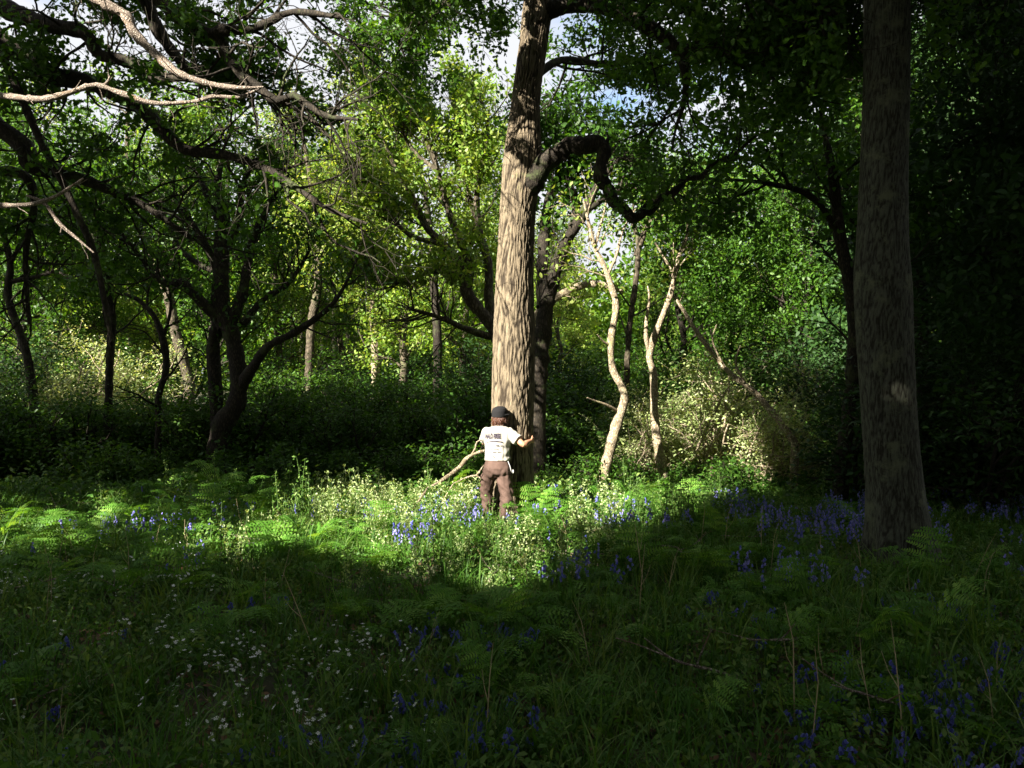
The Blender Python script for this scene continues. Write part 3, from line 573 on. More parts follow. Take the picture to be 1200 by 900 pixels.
# ------------------------------------------------------------------ unseen trees added around and behind the photographer to shade the glade
def shade_tree(cx, cy, cz, rx, rz, n, seed):
    rg = np.random.default_rng(seed)
    root = tag(empty('added_shade_tree', (cx, cy, 0)), 'unseen leafy tree added beside and behind the viewpoint to shade the foreground', 'tree', 'trees shading the foreground')
    mt = MB(); by_ = min(cy, -1.6); Pt, rt = limb(mt, spline([(cx, by_, -.2, .4), (cx + .2, by_, cz * .5, .32), (cx, cy + .2, cz, .22), (cx, cy, cz + rz * .7, .06)], .4), 12, .05, 0, rg)
    mb = MB(); tips = []; sprout(mb, Pt, rt, 9, rx * .7, 1, tips, rg, up=.2, t0=.45, ang=(.8, 1.4)); mt.obj('trunk', M['darkbark'], root); mb.obj('branches', M['darkbark'], root)
    q = rg.normal(size=(n, 3)); q /= np.linalg.norm(q, axis=1)[:, None]; q *= rg.uniform(0, 1, n)[:, None] ** (1 / 3)
    C = q * [rx, rx, rz] + [cx, cy, cz]
    f = MB(); foliage(f, C, 34, .32, .19, 'four', .5, True, rg, keep=lambda c: (c[:, 2] > 2.6 + .62 * np.maximum(c[:, 1], 0)) | (np.abs(c[:, 0]) > .75 * np.maximum(c[:, 1], 0) + .8)); f.obj('crown', M['oakleaf'], root); place(root)  # crown leaves left out where the sun has to reach the glade
CZt = 11.0; ofs = CZt * K * math.sin(AZ)
for i, (lx, ly, r, n) in enumerate([(-3, 2.5, 5.2, 1300), (4, 3.5, 5.2, 1300), (10, 8, 5.5, 1300), (12.5, 15, 5.2, 1000), (-9, 6, 5, 1100), (18, 13, 5.5, 900), (-6, 15.5, 4.6, 900), (2, -3, 5, 700), (1, 9, 5, 1000), (6, 13, 4.5, 800), (-12, 12, 5, 800), (10, 1, 5, 800), (.5, 20.0, 4.4, 1000), (-7, 20, 4.5, 800)]):
    shade_tree(lx - ofs, ly - ofs, CZt, r, 3.6, n, 70 + i)

for k, x, y, s in [('dark', 9.5, 1.5, .75), ('dark', 12, 6.5, .8), ('dark', 7.5, -5, .8), ('green', 2.5, -9.5, .75), ('dark', -3, -11, .55), ('green', -8, -9, .5), ('dark', -12, -4.5, .5), ('green', 14, -1, .9), ('dark', -15.5, 2.0, .45), ('green', -16, -9, .6), ('dark', 10, -10, .9), ('green', 5, -14, .9), ('dark', -5, -16, .7), ('dark', -15.5, 7, .42)]:  # more unseen trees, added low to block light from the back and sides
    o = copy_thing(V_[k], (x, y, 0), R.uniform(0, 6.28), s, 'unseen leafy tree added beside and behind the viewpoint to shade the foreground'); o['group'] = 'trees shading the foreground'

# ------------------------------------------------------------------ shrubs of the thicket
def shrub(name, H, W, seed, leafm, leaf, per, flat=.35, stems=9, bark='darkbark', up=.15, lvl=2):
    rg = np.random.default_rng(seed); root = empty(name); mb, f = MB(), MB(); tips = []
    for k in range(stems):
        a = rg.uniform(0, 6.28); d = np.array([math.cos(a) * W / H * rg.uniform(.1, .8), math.sin(a) * W / H * rg.uniform(.1, .8), 1])
        grow(mb, (rg.normal() * .1, rg.normal() * .1, -.1), d, H * rg.uniform(.55, .9), .02 + .008 * H, lvl, tips, rg, .6, up, 5, .5, (.6, 1.3))
    mb.obj('stems', M[bark], root)
    foliage(f, [q for q in tips if q[2] > .12 * H], per, .12 + .02 * H, leaf, 'six', 1.2, False, rg, flat=flat); f.obj('foliage', leafm, root)
    return root
SH = {'hazel': shrub('hazel_shrub', 2.6, 2.2, 81, M['shrubleaf'], .11, 4), 'low': shrub('low_shrub', 1.2, 1.7, 82, M['shrubleaf'], .085, 4), 'broad': shrub('broad_shrub', 1.9, 2.6, 83, M['shrubleaf'], .10, 4),
      'yew': shrub('dark_shrub', 3.2, 2.8, 84, M['darkleaf'], .11, 5, .6), 'pale': shrub('pale_shrub', 3.3, 2.7, 85, M['paleleaf'], .075, 7, .22, 12, 'palebark'),
      'bramble': shrub('bramble_bush', .62, 1.3, 86, M['weed'], .075, 3, .4, 12, 'stem', lvl=1)}
USED = set()
def put(kind, u, Y, s=1.0, label=None, cat='shrub', group=None, x=None):
    x = (u - 600) / F * Y if x is None else x
    loc = (x, Y, float(gz(x, Y)) - .02); rz = R.uniform(0, 6.28); src = SH[kind]
    if kind in USED:
        o = copy_thing(src, loc, rz, s)
        for kk in ('label', 'group', 'category'):
            if kk in o: del o[kk]
    else:
        USED.add(kind); o = src; o.location = loc; o.rotation_euler.z = rz; o.scale = (s, s, s)
    tag(o, label, cat, group); return o
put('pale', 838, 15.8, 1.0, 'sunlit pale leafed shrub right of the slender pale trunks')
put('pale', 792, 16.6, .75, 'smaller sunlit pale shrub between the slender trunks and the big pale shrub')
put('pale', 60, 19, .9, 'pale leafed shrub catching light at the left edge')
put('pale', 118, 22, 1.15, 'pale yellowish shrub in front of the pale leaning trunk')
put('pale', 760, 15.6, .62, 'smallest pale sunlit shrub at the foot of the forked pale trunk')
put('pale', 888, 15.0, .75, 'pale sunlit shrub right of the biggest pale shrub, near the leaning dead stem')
put('low', 860, 13.4, .9, 'low sunlit bush in front of the big pale shrub')
put('hazel', 690, 21, .9, 'dark hazel behind the sunlit pair of slender trunks')
rs = np.random.default_rng(91)
def row(kind, us, Y0, Y1, s0, s1, label, group, cat='shrub'):
    for u in us: put(kind, u + rs.uniform(-14, 14), rs.uniform(Y0, Y1), rs.uniform(s0, s1), label, cat, group)
row('low', range(-20, 560, 44), 13.8, 16.5, .7, 1.15, 'low shaded bush at the near edge of the left thicket', 'low bushes of the left thicket')
row('broad', range(-30, 560, 50), 16.5, 21, .8, 1.15, 'spreading shaded shrub in the depth of the left thicket', 'spreading shrubs of the left thicket')
row('hazel', range(-40, 570, 55), 15.8, 18.5, .75, 1.05, 'leafy hazel in the middle of the shaded left thicket', 'hazels in the left thicket')
row('hazel', [-20, 60, 150, 330, 400, 470, 540], 21, 26, .8, 1.1, 'hazel shrub behind the left thicket', 'hazels behind the left thicket')
row('broad', [345, 400, 450, 500, 550, 600], 26, 31, 1.0, 1.3, 'sunny spreading shrub in the clearing beyond', 'shrubs in the sunny clearing')
row('low', [640, 690, 745, 800, 960], 14, 15.5, .7, .95, 'low bush behind the glade at the foot of the slender trunks', 'low bushes behind the glade')
row('broad', [620, 670, 730, 785, 930, 980], 17, 20, .9, 1.2, 'spreading dark shrub behind the slender trunks', 'dark shrubs behind the slender trunks')
row('hazel', [650, 710, 770, 830, 890, 950], 19, 25, .9, 1.3, 'tall shaded hazel behind the big pale shrub', 'tall hazels right of centre')
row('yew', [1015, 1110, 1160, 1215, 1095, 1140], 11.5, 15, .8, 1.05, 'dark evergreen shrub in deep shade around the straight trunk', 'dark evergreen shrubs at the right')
row('yew', [-40, 20, 640, 580, 930, 980, 1130, 1190, 1240], 19, 24, .9, 1.2, 'dark evergreen shrub far back in the shaded wood', 'far dark evergreen shrubs')
row('bramble', [635, 662, 690, 715, 742, 770, 800, 830, 855, 885, 915, 940], 12.0, 13.8, .8, 1.25, 'bramble bush on the sunny right of the hugged oak', 'brambles right of the hugged oak', 'bramble')
row('bramble', range(-10, 560, 40), 12.2, 14.2, .9, 1.5, 'bramble bush in shade behind the ferns at the left', 'brambles behind the ferns', 'bramble')

row('hazel', range(-60, 1260, 70), 30, 40, 1.3, 1.9, 'big bushy undergrowth shrub far back in the wood', 'far undergrowth shrubs')
def far_wood():
    rg = np.random.default_rng(99); n = 46000; y = rg.uniform(66, 95, n); x = rg.uniform(-1, 1, n) * .9 * y
    h = 5 + 8 * vnoise(x, y, 9, 63) + 2.5 * vnoise(x, y, 3, 64); z = gz(x, y) + h * rg.uniform(0, 1, n) ** .8
    k = vnoise(x * 1.3, z + y, 2.2, 65) > .3; mb = MB(); C = np.stack([x, y, z], -1)[k]; C = np.repeat(C, 3, 0) + rg.normal(size=(len(C) * 3, 3)) * .7
    add_leaves(mb, C, .75, 'six', .6, np.clip(np.repeat(vnoise(x, z, 4, 66)[k], 3) + rg.normal(size=len(C)) * .2, 0, 1), rg)
    tag(mb.obj('far_wood_foliage', M['limeleaf'], None, False), kind='stuff')
far_wood()

# ------------------------------------------------------------------ meadow
rg = np.random.default_rng(101)
def scatter(n, y0, y1, pw=1.0, pad=1.12, seed=0):
    n = int(n * 1.3); pad = 1.45
    y = y0 + (y1 - y0) * rg.uniform(0, 1, n) ** pw; x = rg.uniform(-1, 1, n) * (.643 * y * pad + .3)
    return x, y
def trunk_clear(x, y, extra=0):
    return (np.hypot(x - .02, y - D) > .36 + extra) & (np.hypot(x - 3.93, y - D2) > .42 + extra) & (np.hypot(x + .2, y - 10.78) > .14 + extra)
def lit_zone(x, y): return inpoly(x, y, [(a, b - .3) for a, b in BAND]) & (y < 13.5)
# grass: blades in tufts, one mass nobody could count
def grass():
    nt_ = 3600; x, y = scatter(nt_, 2.4, 15, .8); d = vnoise(x, y, 1.1, 51)
    k = (rg.uniform(0, 1, len(x)) < .35 + .8 * d) & trunk_clear(x, y, -.05); x, y, d = x[k], y[k], d[k]
    nb = 20; N = len(x) * nb
    hx = np.repeat(rg.uniform(.18, .42, len(x)) * (1 + .5 * (vnoise(x, y, .8, 53) - .3)), nb) * rg.uniform(.5, 1.2, N)
    X = np.repeat(x, nb) + rg.normal(size=N) * .07; Y = np.repeat(y, nb) + rg.normal(size=N) * .07
    a = rg.uniform(0, 6.28, N); lean = hx * rg.uniform(.15, .9, N); w = rg.uniform(.0022, .0048, N) * (1 + Y / 22)
    dx, dy = np.cos(a), np.sin(a); px, py = -dy, dx; Z = gz(X, Y) - .02
    t = np.array([0, .35, .7, 1.0]); wd = np.array([.8, 1, .75, .08])
    cx = X[:, None] + dx[:, None] * lean[:, None] * t ** 2; cy = Y[:, None] + dy[:, None] * lean[:, None] * t ** 2
    cz = Z[:, None] + hx[:, None] * (t - .25 * t ** 3 * (lean / hx)[:, None])
    L_ = np.stack([cx - px[:, None] * w[:, None] * wd, cy - py[:, None] * w[:, None] * wd, cz], -1); R_ = np.stack([cx + px[:, None] * w[:, None] * wd, cy + py[:, None] * w[:, None] * wd, cz], -1)
    V = np.stack([L_, R_], 2).reshape(N, 8, 3); base = np.arange(N)[:, None] * 8
    q = np.concatenate([base + np.array([0, 1, 3, 2]) + 2 * i for i in range(3)], 1).reshape(-1)
    tone = np.repeat(np.clip(np.repeat(rg.uniform(.1, .8, len(x)), nb) + rg.normal(size=N) * .15, 0, 1), 8)
    tag(mesh_obj('grass', V, q, np.full(N * 3, 4), M['grass'], attr=tone), kind='stuff')
grass()
# leafy undergrowth: short stems with small leaves
def undergrowth():
    n = 8200; x, y = scatter(n, 2.3, 15.5, .85)
    k = trunk_clear(x, y, -.02); x, y = x[k], y[k]; n = len(x)
    h = .07 + .36 * vnoise(x, y, .9, 55) * rg.uniform(.3, 1.1, n) + .08 * lit_zone(x, y)
    per = 15; N = n * per; t = rg.uniform(.15, 1, N); X = np.repeat(x, per) + rg.normal(size=N) * .055; Y = np.repeat(y, per) + rg.normal(size=N) * .055
    C = np.stack([X, Y, gz(X, Y) + np.repeat(h, per) * t], -1); mb = MB()
    add_leaves(mb, C, .047, 'six', 1.0, np.clip(np.repeat(rg.uniform(0, .7, n), per) + .25 * t * rg.uniform(0, 1, N), 0, 1), rg)
    tag(mb.obj('undergrowth', M['weed'], None, False), kind='stuff')
    # the shaded floor under the thicket
    n = 16000; y = rg.uniform(13, 34, n); x = rg.uniform(-1, 1, n) * .75 * y; per = 7; N = n * per
    X = np.repeat(x, per) + rg.normal(size=N) * .13; Y = np.repeat(y, per) + rg.normal(size=N) * .13
    C = np.stack([X, Y, gz(X, Y) + rg.uniform(.02, .45, N) * np.repeat(.3 + vnoise(x, y, 2, 57), per)], -1); mb = MB()
    add_leaves(mb, C, .10, 'six', 1.2, rg.uniform(0, .7, N), rg)
    tag(mb.obj('undergrowth', M['shrubleaf'], None, False), kind='stuff')
    n = 9000; x, y = scatter(n, 2.3, 14); n = len(x); mb = MB(); add_leaves(mb, np.stack([x, y, gz(x, y) + rg.uniform(-.01, .05, len(x))], -1), .08, 'six', 2.5, None, rg)
    tag(mb.obj('fallen_leaves', M['litter'], None, False), kind='stuff')
undergrowth()

def frond(f, p, az, L, rise, rg, tone):
    """one bracken frond: curved midrib, toothed side leaflets"""
    n = 12; t = np.linspace(0, 1, n); d = np.array([math.cos(az), math.sin(az)])
    out = L * (t * (1 - rise) + .12 * t * t); up = L * (.12 + rise * t * 1.45 - .50 * t ** 2.4)
    P = np.stack([p[0] + d[0] * out, p[1] + d[1] * out, p[2] + up], -1)
    f.tube(np.vstack([[p[0], p[1], p[2] - .03], P]), np.linspace(.0045, .001, n + 1), 4, tone)
    T = np.gradient(P, axis=0); T /= np.linalg.norm(T, axis=1)[:, None]; S = np.array([-d[1], d[0], 0.])
    for i in range(2, n):
        Ti = T[i]; Nn = np.cross(Ti, S)
        w0 = L * .36 * (1.04 - (i - 1) / (n - 1)) ** .75
        for sgn in (-1, 1):
            w = w0 * rg.uniform(.8, 1.12); D_ = unit(S * sgn + Ti * rg.uniform(.25, .55) + Nn * rg.normal() * .12 + np.array([0, 0, -.10])); Q = unit(Nn + D_ * 0 + S * rg.normal() * .3)
            E = unit(np.cross(Q, D_)); m_ = max(3, int(w / .021)); Vs = []; tn = np.clip(tone + rg.normal() * .16, 0, 1)
            for q in range(m_):
                a = (q + .4) / m_; ll = L * .042 * (1 - a) ** .6 * rg.uniform(.7, 1.15) + .003; c = P[i] + D_ * w * a + np.array([0, 0, -.16 * w * a * a]); hw = w / m_ * .36
                for s2 in (-1, 1):
                    e = unit(E * s2 + D_ * .45 + Q * rg.normal() * .15); Vs.append([c - D_ * hw, c + e * ll * .7 - D_ * hw * .7, c + e * ll * 1.1 + D_ * hw * .4, c + D_ * hw])
            Vs = np.array(Vs); f.raw(Vs.reshape(-1, 3), np.arange(len(Vs) * 4), np.full(len(Vs), 4), tn)
def fern(seed, nf, L, rise):
    rg = np.random.default_rng(seed); root = empty('bracken_fern')
    for k in range(nf):
        f = MB(); a = 6.28 * k / nf + rg.uniform(-.5, .5); frond(f, (rg.normal() * .02, rg.normal() * .02, 0), a, L * rg.uniform(.75, 1.1), rise + rg.uniform(-.12, .12), rg, rg.uniform(.2, .8))
        f.obj('frond', M['fern'], root, False)
    return root
FV = [fern(110, 4, .52, .60), fern(111, 5, .42, .55), fern(112, 3, .62, .70), fern(113, 5, .50, .45), fern(114, 4, .36, .65), fern(115, 6, .46, .5)]
fused = set(); nfern = 0
def put_fern(x, y, s, vi=None):
    global nfern
    vi = rg.integers(len(FV)) if vi is None else vi; src = FV[vi]; loc = (x, y, float(gz(x, y)) - .02)
    if lit_zone(np.array([x]), np.array([y]))[0]: lab, g = 'bright bracken fern arching over the sunlit strip of the glade', 'ferns in the sunlit strip'
    elif y > 10.5: lab, g = 'bracken fern at the back of the glade, before the thicket', 'ferns at the back of the glade'
    elif x < 0: lab, g = 'green bracken fern in the shaded foreground, left of centre', 'shaded ferns left of centre'
    else: lab, g = 'green bracken fern in the shaded foreground, right of centre', 'shaded ferns right of centre'
    if vi in fused: o = copy_thing(src, loc, rg.uniform(0, 6.28), s, tilt=(rg.uniform(-.15, .15), rg.uniform(-.15, .15)))
    else: fused.add(vi); o = src; o.location = loc; o.scale = (s, s, s)
    tag(o, lab, 'fern', g); nfern += 1
for (u, v, s) in [(215, 600, 1.35), (240, 590, 1.2), (262, 615, 1.1), (290, 620, 1.1), (655, 605, 1.2), (685, 600, 1.3), (715, 598, 1.25), (740, 592, 1.3), (765, 596, 1.2), (630, 612, 1.0), (545, 600, 1.1), (525, 590, 1.15), (560, 612, .9), (405, 640, 1.0), (195, 585, 1.5), (228, 572, 1.6), (255, 580, 1.5), (275, 588, 1.4), (305, 600, 1.3), (170, 615, 1.2), (140, 612, 1.2), (330, 596, 1.2), (95, 625, 1.2), (790, 590, 1.2), (700, 585, 1.3), (50, 632, 1.2), (360, 640, 1.2), (320, 650, 1.2)]:
    Y = CZ * F / (v + 12 - 470); put_fern((u - 600) / F * Y, Y, s * 1.45)
cand = 0
while nfern < 292 and cand < 4000:
    cand += 1; y = 3.6 + 9.9 * rg.uniform() ** .85; x = rg.uniform(-1, 1) * (.643 * y + .2); p = .30 + 1.1 * float(vnoise(x, y, 1.5, 61))
    if x < -.5 and y < 6.5: p *= .35
    if rg.uniform() > p or not trunk_clear(np.array([x]), np.array([y]), .16)[0]: continue
    if np.hypot(x + .2, y - 10.2) < .55 and y < 10.8: continue
    put_fern(x, y, rg.uniform(.9, 1.5) * (.78 if y < 5 else 1))

# bluebells
def bluebell_mesh(mb, x, y, z, h, rg, rich=True):
    a = rg.uniform(0, 6.28); lean = .18 * h; t = np.linspace(0, 1, 7)
    P = np.stack([x + math.cos(a) * lean * t ** 2.5, y + math.sin(a) * lean * t ** 2.5, z + h * (t - .08 * t ** 4)], -1)
    return P, a
def flower_bell(f, c, d, s, tone, sides=6):
    P = np.array([c, c + d * s * .25, c + d * s * .8, c + d * s]); f.tube(P, np.array([.15, .34, .36, .52]) * s, sides, tone)
def bluebell(seed):
    rg = np.random.default_rng(seed); root = empty('bluebell'); st, fl = MB(), MB()
    for k in range(rg.integers(2, 4)):
        P, a = bluebell_mesh(st, rg.normal() * .05, rg.normal() * .05, 0, rg.uniform(.26, .38), rg); st.tube(P, .0028, 4)
        for i in range(rg.integers(6, 10)):
            t = .62 + .38 * i / 9; j = t * 6; i0 = min(5, int(j)); c = P[i0] + (P[i0 + 1] - P[i0]) * (j - i0); aa = a + rg.normal() * .9
            c2 = c + np.array([math.cos(aa), math.sin(aa), .1]) * .014; flower_bell(fl, c2, unit(np.array([math.cos(aa) * .6, math.sin(aa) * .6, -1])), .021, rg.uniform(0, .6))
    for k in range(5):
        a = rg.uniform(0, 6.28); t = np.linspace(0, 1, 5); L = rg.uniform(.16, .28); w = .006
        c = np.stack([math.cos(a) * L * t ** 1.5 * .7, math.sin(a) * L * t ** 1.5 * .7, L * (t - .55 * t ** 3)], -1); sd = np.array([-math.sin(a), math.cos(a), 0]) * w
        V = np.concatenate([c - sd * (1 - t[:, None] * .9), c + sd * (1 - t[:, None] * .9)]); q = np.array([[i, i + 1, i + 6, i + 5] for i in range(4)]); st.raw(V, q, np.full(4, 4), .4)
    st.obj('stem', M['stem'], root); fl.obj('flower', M['bell'], root)
    return root
BV = [bluebell(120 + i) for i in range(6)]; bused = set()
bx, by = scatter(5000, 3.0, 13.2, .9); bd = vnoise(bx, by, .9, 71)
keepb = (rg.uniform(0, 1, len(bx)) < np.clip((bd - .46) * 3.0, 0, 1) * np.where(bx < -1.2, .3, 1) * np.where(bx > .3, 1.1, .55) * np.where(by > 8.8, 3.2, np.where(by < 5.5, .9, 1.4))) & trunk_clear(bx, by, .05)
bx, by = bx[keepb], by[keepb]
o_ = np.argsort(by); bx, by = bx[o_], by[o_]; print('bluebell clumps', len(bx))
for i in range(min(290, len(bx))):
    x, y = bx[i], by[i]; vi = i % len(BV); s = rg.uniform(.55, .92); loc = (x, y, float(gz(x, y)) - .01)
    if vi in bused: o = copy_thing(BV[vi], loc, rg.uniform(0, 6.28), s)
    else: bused.add(vi); o = BV[vi]; o.location = loc
    tag(o, *(('clump of violet-blue bluebells in the shaded foreground, right of centre', 'flower', 'bluebells right of centre') if x > 0 else ('clump of violet-blue bluebells in the shaded foreground, left of centre', 'flower', 'bluebells left of centre')))
if len(bx) > 290:
    st, fl = MB(), MB()
    for x, y in zip(bx[290:], by[290:]):
        z = float(gz(x, y)); P, a = bluebell_mesh(st, x, y, z, rg.uniform(.26, .44), rg); st.tube(P[::3], .003, 3)
        for i in range(7):
            c = P[-1] - np.array([0, 0, .017 * i]) + rg.normal(size=3) * .013; flower_bell(fl, c, unit(np.array([rg.normal() * .4, rg.normal() * .4, -1])), .026, rg.uniform(.2, 1), 4)
    e = tag(empty('bluebell_carpet'), kind='stuff'); st.obj('stems', M['stem'], e); fl.obj('flowers', M['bell'], e)

# small white stitchwort flowers
def stitchwort(seed):
    rg = np.random.default_rng(seed); root = empty('stitchwort'); st, fl = MB(), MB()
    for k in range(rg.integers(3, 6)):
        a = rg.uniform(0, 6.28); h = rg.uniform(.18, .34); t = np.linspace(0, 1, 5); w = rg.uniform(.03, .1)
        P = np.stack([math.cos(a) * w * t, math.sin(a) * w * t, h * t], -1); st.tube(P, .0014, 3)
        C = P[rg.integers(1, 5, 5)] + rg.normal(size=(5, 3)) * .008; add_leaves(st, C, .035, 'long', .4, None, rg)
        top = P[-1]; n_ = unit(np.array([rg.normal() * .5, -.5 + rg.normal() * .4, 1.0])); u1 = unit(np.cross(n_, [1, .2, 0])); u2 = np.cross(n_, u1)
        for q in range(5):
            b = q * 1.2566; e = u1 * math.cos(b) + u2 * math.sin(b); g = -u1 * math.sin(b) + u2 * math.cos(b)
            V = [top, top + e * .006 - g * .003, top + e * .0125 - g * .0048 + n_ * .002, top + e * .0125 + g * .0048 + n_ * .002, top + e * .006 + g * .003]; fl.raw(V, range(5), [5], .5)
    st.obj('stem', M['stem'], root, False); fl.obj('flower', M['petal'], root, False); return root
WV = [stitchwort(140 + i) for i in range(4)]; wused = set(); cnt = 0
while cnt < 150:
    y = rg.uniform(3.6, 8.2); x = rg.uniform(-.66 * y, .02 * y); q = float(vnoise(x, y, .8, 75))
    z1 = (-.42 * y < x < -.12 * y and y < 5.4); z2 = (x < -.38 * y and y > 5.0)
    if not (z1 or z2) and rg.uniform() > .10: continue
    if rg.uniform() > (q - .25) * 2: continue
    vi = cnt % 4; s = rg.uniform(.65, 1.05); loc = (x, y, float(gz(x, y)))
    if vi in wused: o = copy_thing(WV[vi], loc, rg.uniform(0, 6.28), s)
    else: wused.add(vi); o = WV[vi]; o.location = loc
    tag(o, 'little white starry flowers on thin stems in the shaded grass at lower left', 'flower', 'small white flowers at lower left'); cnt += 1

# tall pale sprigs (leafy upright stems) in the bright strip, sun glow put into the leaf colour
def sprig(seed, H, nst, leafm):
    rg = np.random.default_rng(seed); root = empty('leafy_sprig'); st, lf = MB(), MB()
    for k in range(nst):
        a = rg.uniform(0, 6.28); h = H * rg.uniform(.6, 1.1); w = h * rg.uniform(.05, .35); t = np.linspace(0, 1, 8)
        P = np.stack([math.cos(a) * w * t ** 1.5 + rg.normal() * .04, math.sin(a) * w * t ** 1.5 + rg.normal() * .04, h * t], -1); st.tube(P, np.linspace(.004, .0015, 8), 4)
        for i in range(2, 8):
            for q in range(7): lf_c = P[i] + rg.normal(size=3) * [.022, .022, .016] * (1.5 - i / 9); add_leaves(lf, lf_c[None], .040 - .002 * i, 'six', .5, np.array([rg.uniform(.1, .95)]), rg)
    st.obj('stem', M['stem'], root); lf.obj('leaves', leafm, root, False); return root
SV = [sprig(150, .55, 6, M['sunglow_sprig']), sprig(151, .45, 8, M['sunglow_sprig']), sprig(152, .62, 5, M['weed']), sprig(153, .42, 7, M['weed'])]; sused = set(); cnt = 0
while cnt < 210:
    y = rg.uniform(6.5, 12.8); x = rg.uniform(-.66 * y, .42 * y); z = lit_zone(np.array([x]), np.array([y]))[0]
    if not z and rg.uniform() > .12: continue
    if x < -3 and rg.uniform() > .45: continue
    if abs(x + .2) < .45 and 9.0 < y < 11.6: continue
    if not trunk_clear(np.array([x]), np.array([y]), .15)[0]: continue
    if x < -2.9 and y < 10 and rg.uniform() < .4: continue
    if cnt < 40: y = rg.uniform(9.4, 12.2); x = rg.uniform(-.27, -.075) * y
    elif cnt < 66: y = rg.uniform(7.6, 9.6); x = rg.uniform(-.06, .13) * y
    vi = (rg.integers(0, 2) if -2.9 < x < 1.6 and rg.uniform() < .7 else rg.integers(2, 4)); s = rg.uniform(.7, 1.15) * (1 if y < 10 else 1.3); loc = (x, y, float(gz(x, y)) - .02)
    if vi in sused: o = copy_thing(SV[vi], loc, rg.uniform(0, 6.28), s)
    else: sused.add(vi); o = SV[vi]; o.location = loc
    tag(o, *(('upright leafy sprig in the sunlit strip, its sun glow put into the leaf colour', 'plant', 'pale sprigs in the sunlit strip') if vi < 2 else ('green upright leafy weed standing among the ferns', 'plant', 'green leafy weeds'))); cnt += 1
# dry straw stalks
dr = tag(empty('dry_stalk'), 'thin straw-coloured dead stalk standing in the ferns', 'stalk', 'dead straw stalks'); mb = MB()
mb.tube(np.array([[0, 0, 0], [.01, 0, .2], [.02, .01, .42], [.06, .01, .58]]), [.0035, .003, .0022, .001], 4); mb.tube(np.array([[.015, .005, .3], [.05, .03, .36], [.07, .05, .44]]), [.002, .0015, .0008], 4); mb.obj('stem', M['drystem'], dr)
for i in range(46):
    y = rg.uniform(3.6, 9.5); x = rg.uniform(-.6, .62) * y; loc = (x, y, float(gz(x, y)))
    if not trunk_clear(np.array([x]), np.array([y]), .05)[0]: continue
    if i == 0: dr.location = loc
    else: copy_thing(dr, loc, rg.uniform(0, 6.28), rg.uniform(.7, 1.25), tilt=(rg.normal() * .15, rg.normal() * .15))

tw = tag(empty('fallen_twig'), 'small bare dead twig lying among the undergrowth', 'twig', 'dead twigs on the ground'); mb = MB()
limb(mb, spline([(-.3, 0, .05, .008), (-.1, .04, .09, .007), (.1, -.02, .12, .006), (.34, .05, .2, .002)], .03), 6, .15, 0, rg); limb(mb, spline([(0, .01, .1, .005), (.08, .12, .16, .004), (.12, .22, .26, .001)], .03), 5, .15, 0, rg); limb(mb, spline([(.15, 0, .13, .004), (.25, -.1, .17, .003), (.3, -.2, .19, .001)], .03), 5, .15, 0, rg); mb.obj('wood', M['deadwood'], tw)
for i in range(34):
    y = rg.uniform(4.0, 12.5); x = rg.uniform(-.6, .6) * y; loc = (x, y, float(gz(x, y)) + .08)
    if not trunk_clear(np.array([x]), np.array([y]), .3)[0]: continue
    if i == 0: tw.location = loc
    else: copy_thing(tw, loc, rg.uniform(0, 6.28), rg.uniform(.6, 1.3), tilt=(rg.normal() * .2, rg.normal() * .2))

# fallen dead branches beside the person
for rows, lab in [([[(513, 566, 10.9, 2.5), (522, 560, 10.9, 3.6), (533, 552, 10.9, 4), (541, 545, 10.9, 4), (546, 538, 10.9, 3.8), (556, 532, 10.95, 3.2), (565, 529, 11, 3), (574, 528, 11.05, 2)], [(552, 534, 10.95, 2.2), (557, 525, 10.95, 1.8), (559, 518, 10.95, 1.6), (568, 514, 11, 1.2)]], 'long pale fallen branch with a broken fork leaning beside the person'),
                  ([[(543, 561, 10.8, 1.4), (552, 558, 10.8, 1.8), (558, 557, 10.8, 2), (563, 551, 10.8, 1.6), (567, 545, 10.8, 1)], [(558, 557, 10.8, 1.6), (564, 561, 10.8, 1)]], 'small forked pale twig low by the bent knee of the person')]:
    b0 = at(rows[0][0][0], rows[0][0][1], 10.9); root = tag(empty('fallen_branch', (b0[0], b0[1], 0)), lab, 'branch'); mb = MB()
    for r_ in rows: S = pix(r_, .03); S[:, 3] *= .62; limb(mb, S, 7, .1, 0, rg)
    x0 = b0[0]; w0 = .018 if 'long' in lab else .009; mb.tube(np.array([[x0, 10.9, b0[2]], [x0 - .14, 10.95, b0[2] - .07], [x0 - .5, 11.0, .02]]), [w0, w0 * .9, w0 * .8], 7)
    mb.obj('wood', M['palebark'], root); place(root)

# ------------------------------------------------------------------ the person
def loft(mb, rings, sides=28):
    V = []
    for c, a, b, rot in rings:
        for j in range(sides):
            th = 6.28318 * j / sides; x, y = a * math.cos(th), b * math.sin(th)
            V.append([c[0] + x * math.cos(rot) - y * math.sin(rot), c[1] + x * math.sin(rot) + y * math.cos(rot), c[2]])
    n = len(rings); q = [[i * sides + j, i * sides + (j + 1) % sides, (i + 1) * sides + (j + 1) % sides, (i + 1) * sides + j] for i in range(n - 1) for j in range(sides)]
    mb.raw(V, np.array(q), np.full(len(q), 4)); mb.raw(V[:sides], list(range(sides))[::-1], [sides]); mb.raw(V[-sides:], list(range(sides)), [sides])
def ball(mb, c, r, n=18):
    c = np.array(c); r = np.broadcast_to(r, 3)
    rings = [((c[0], c[1], c[2] + r[2] * math.sin(p)), max(1e-3, r[0] * math.cos(p)), max(1e-3, r[1] * math.cos(p)), 0) for p in np.linspace(-1.55, 1.55, n)]
    loft(mb, rings)
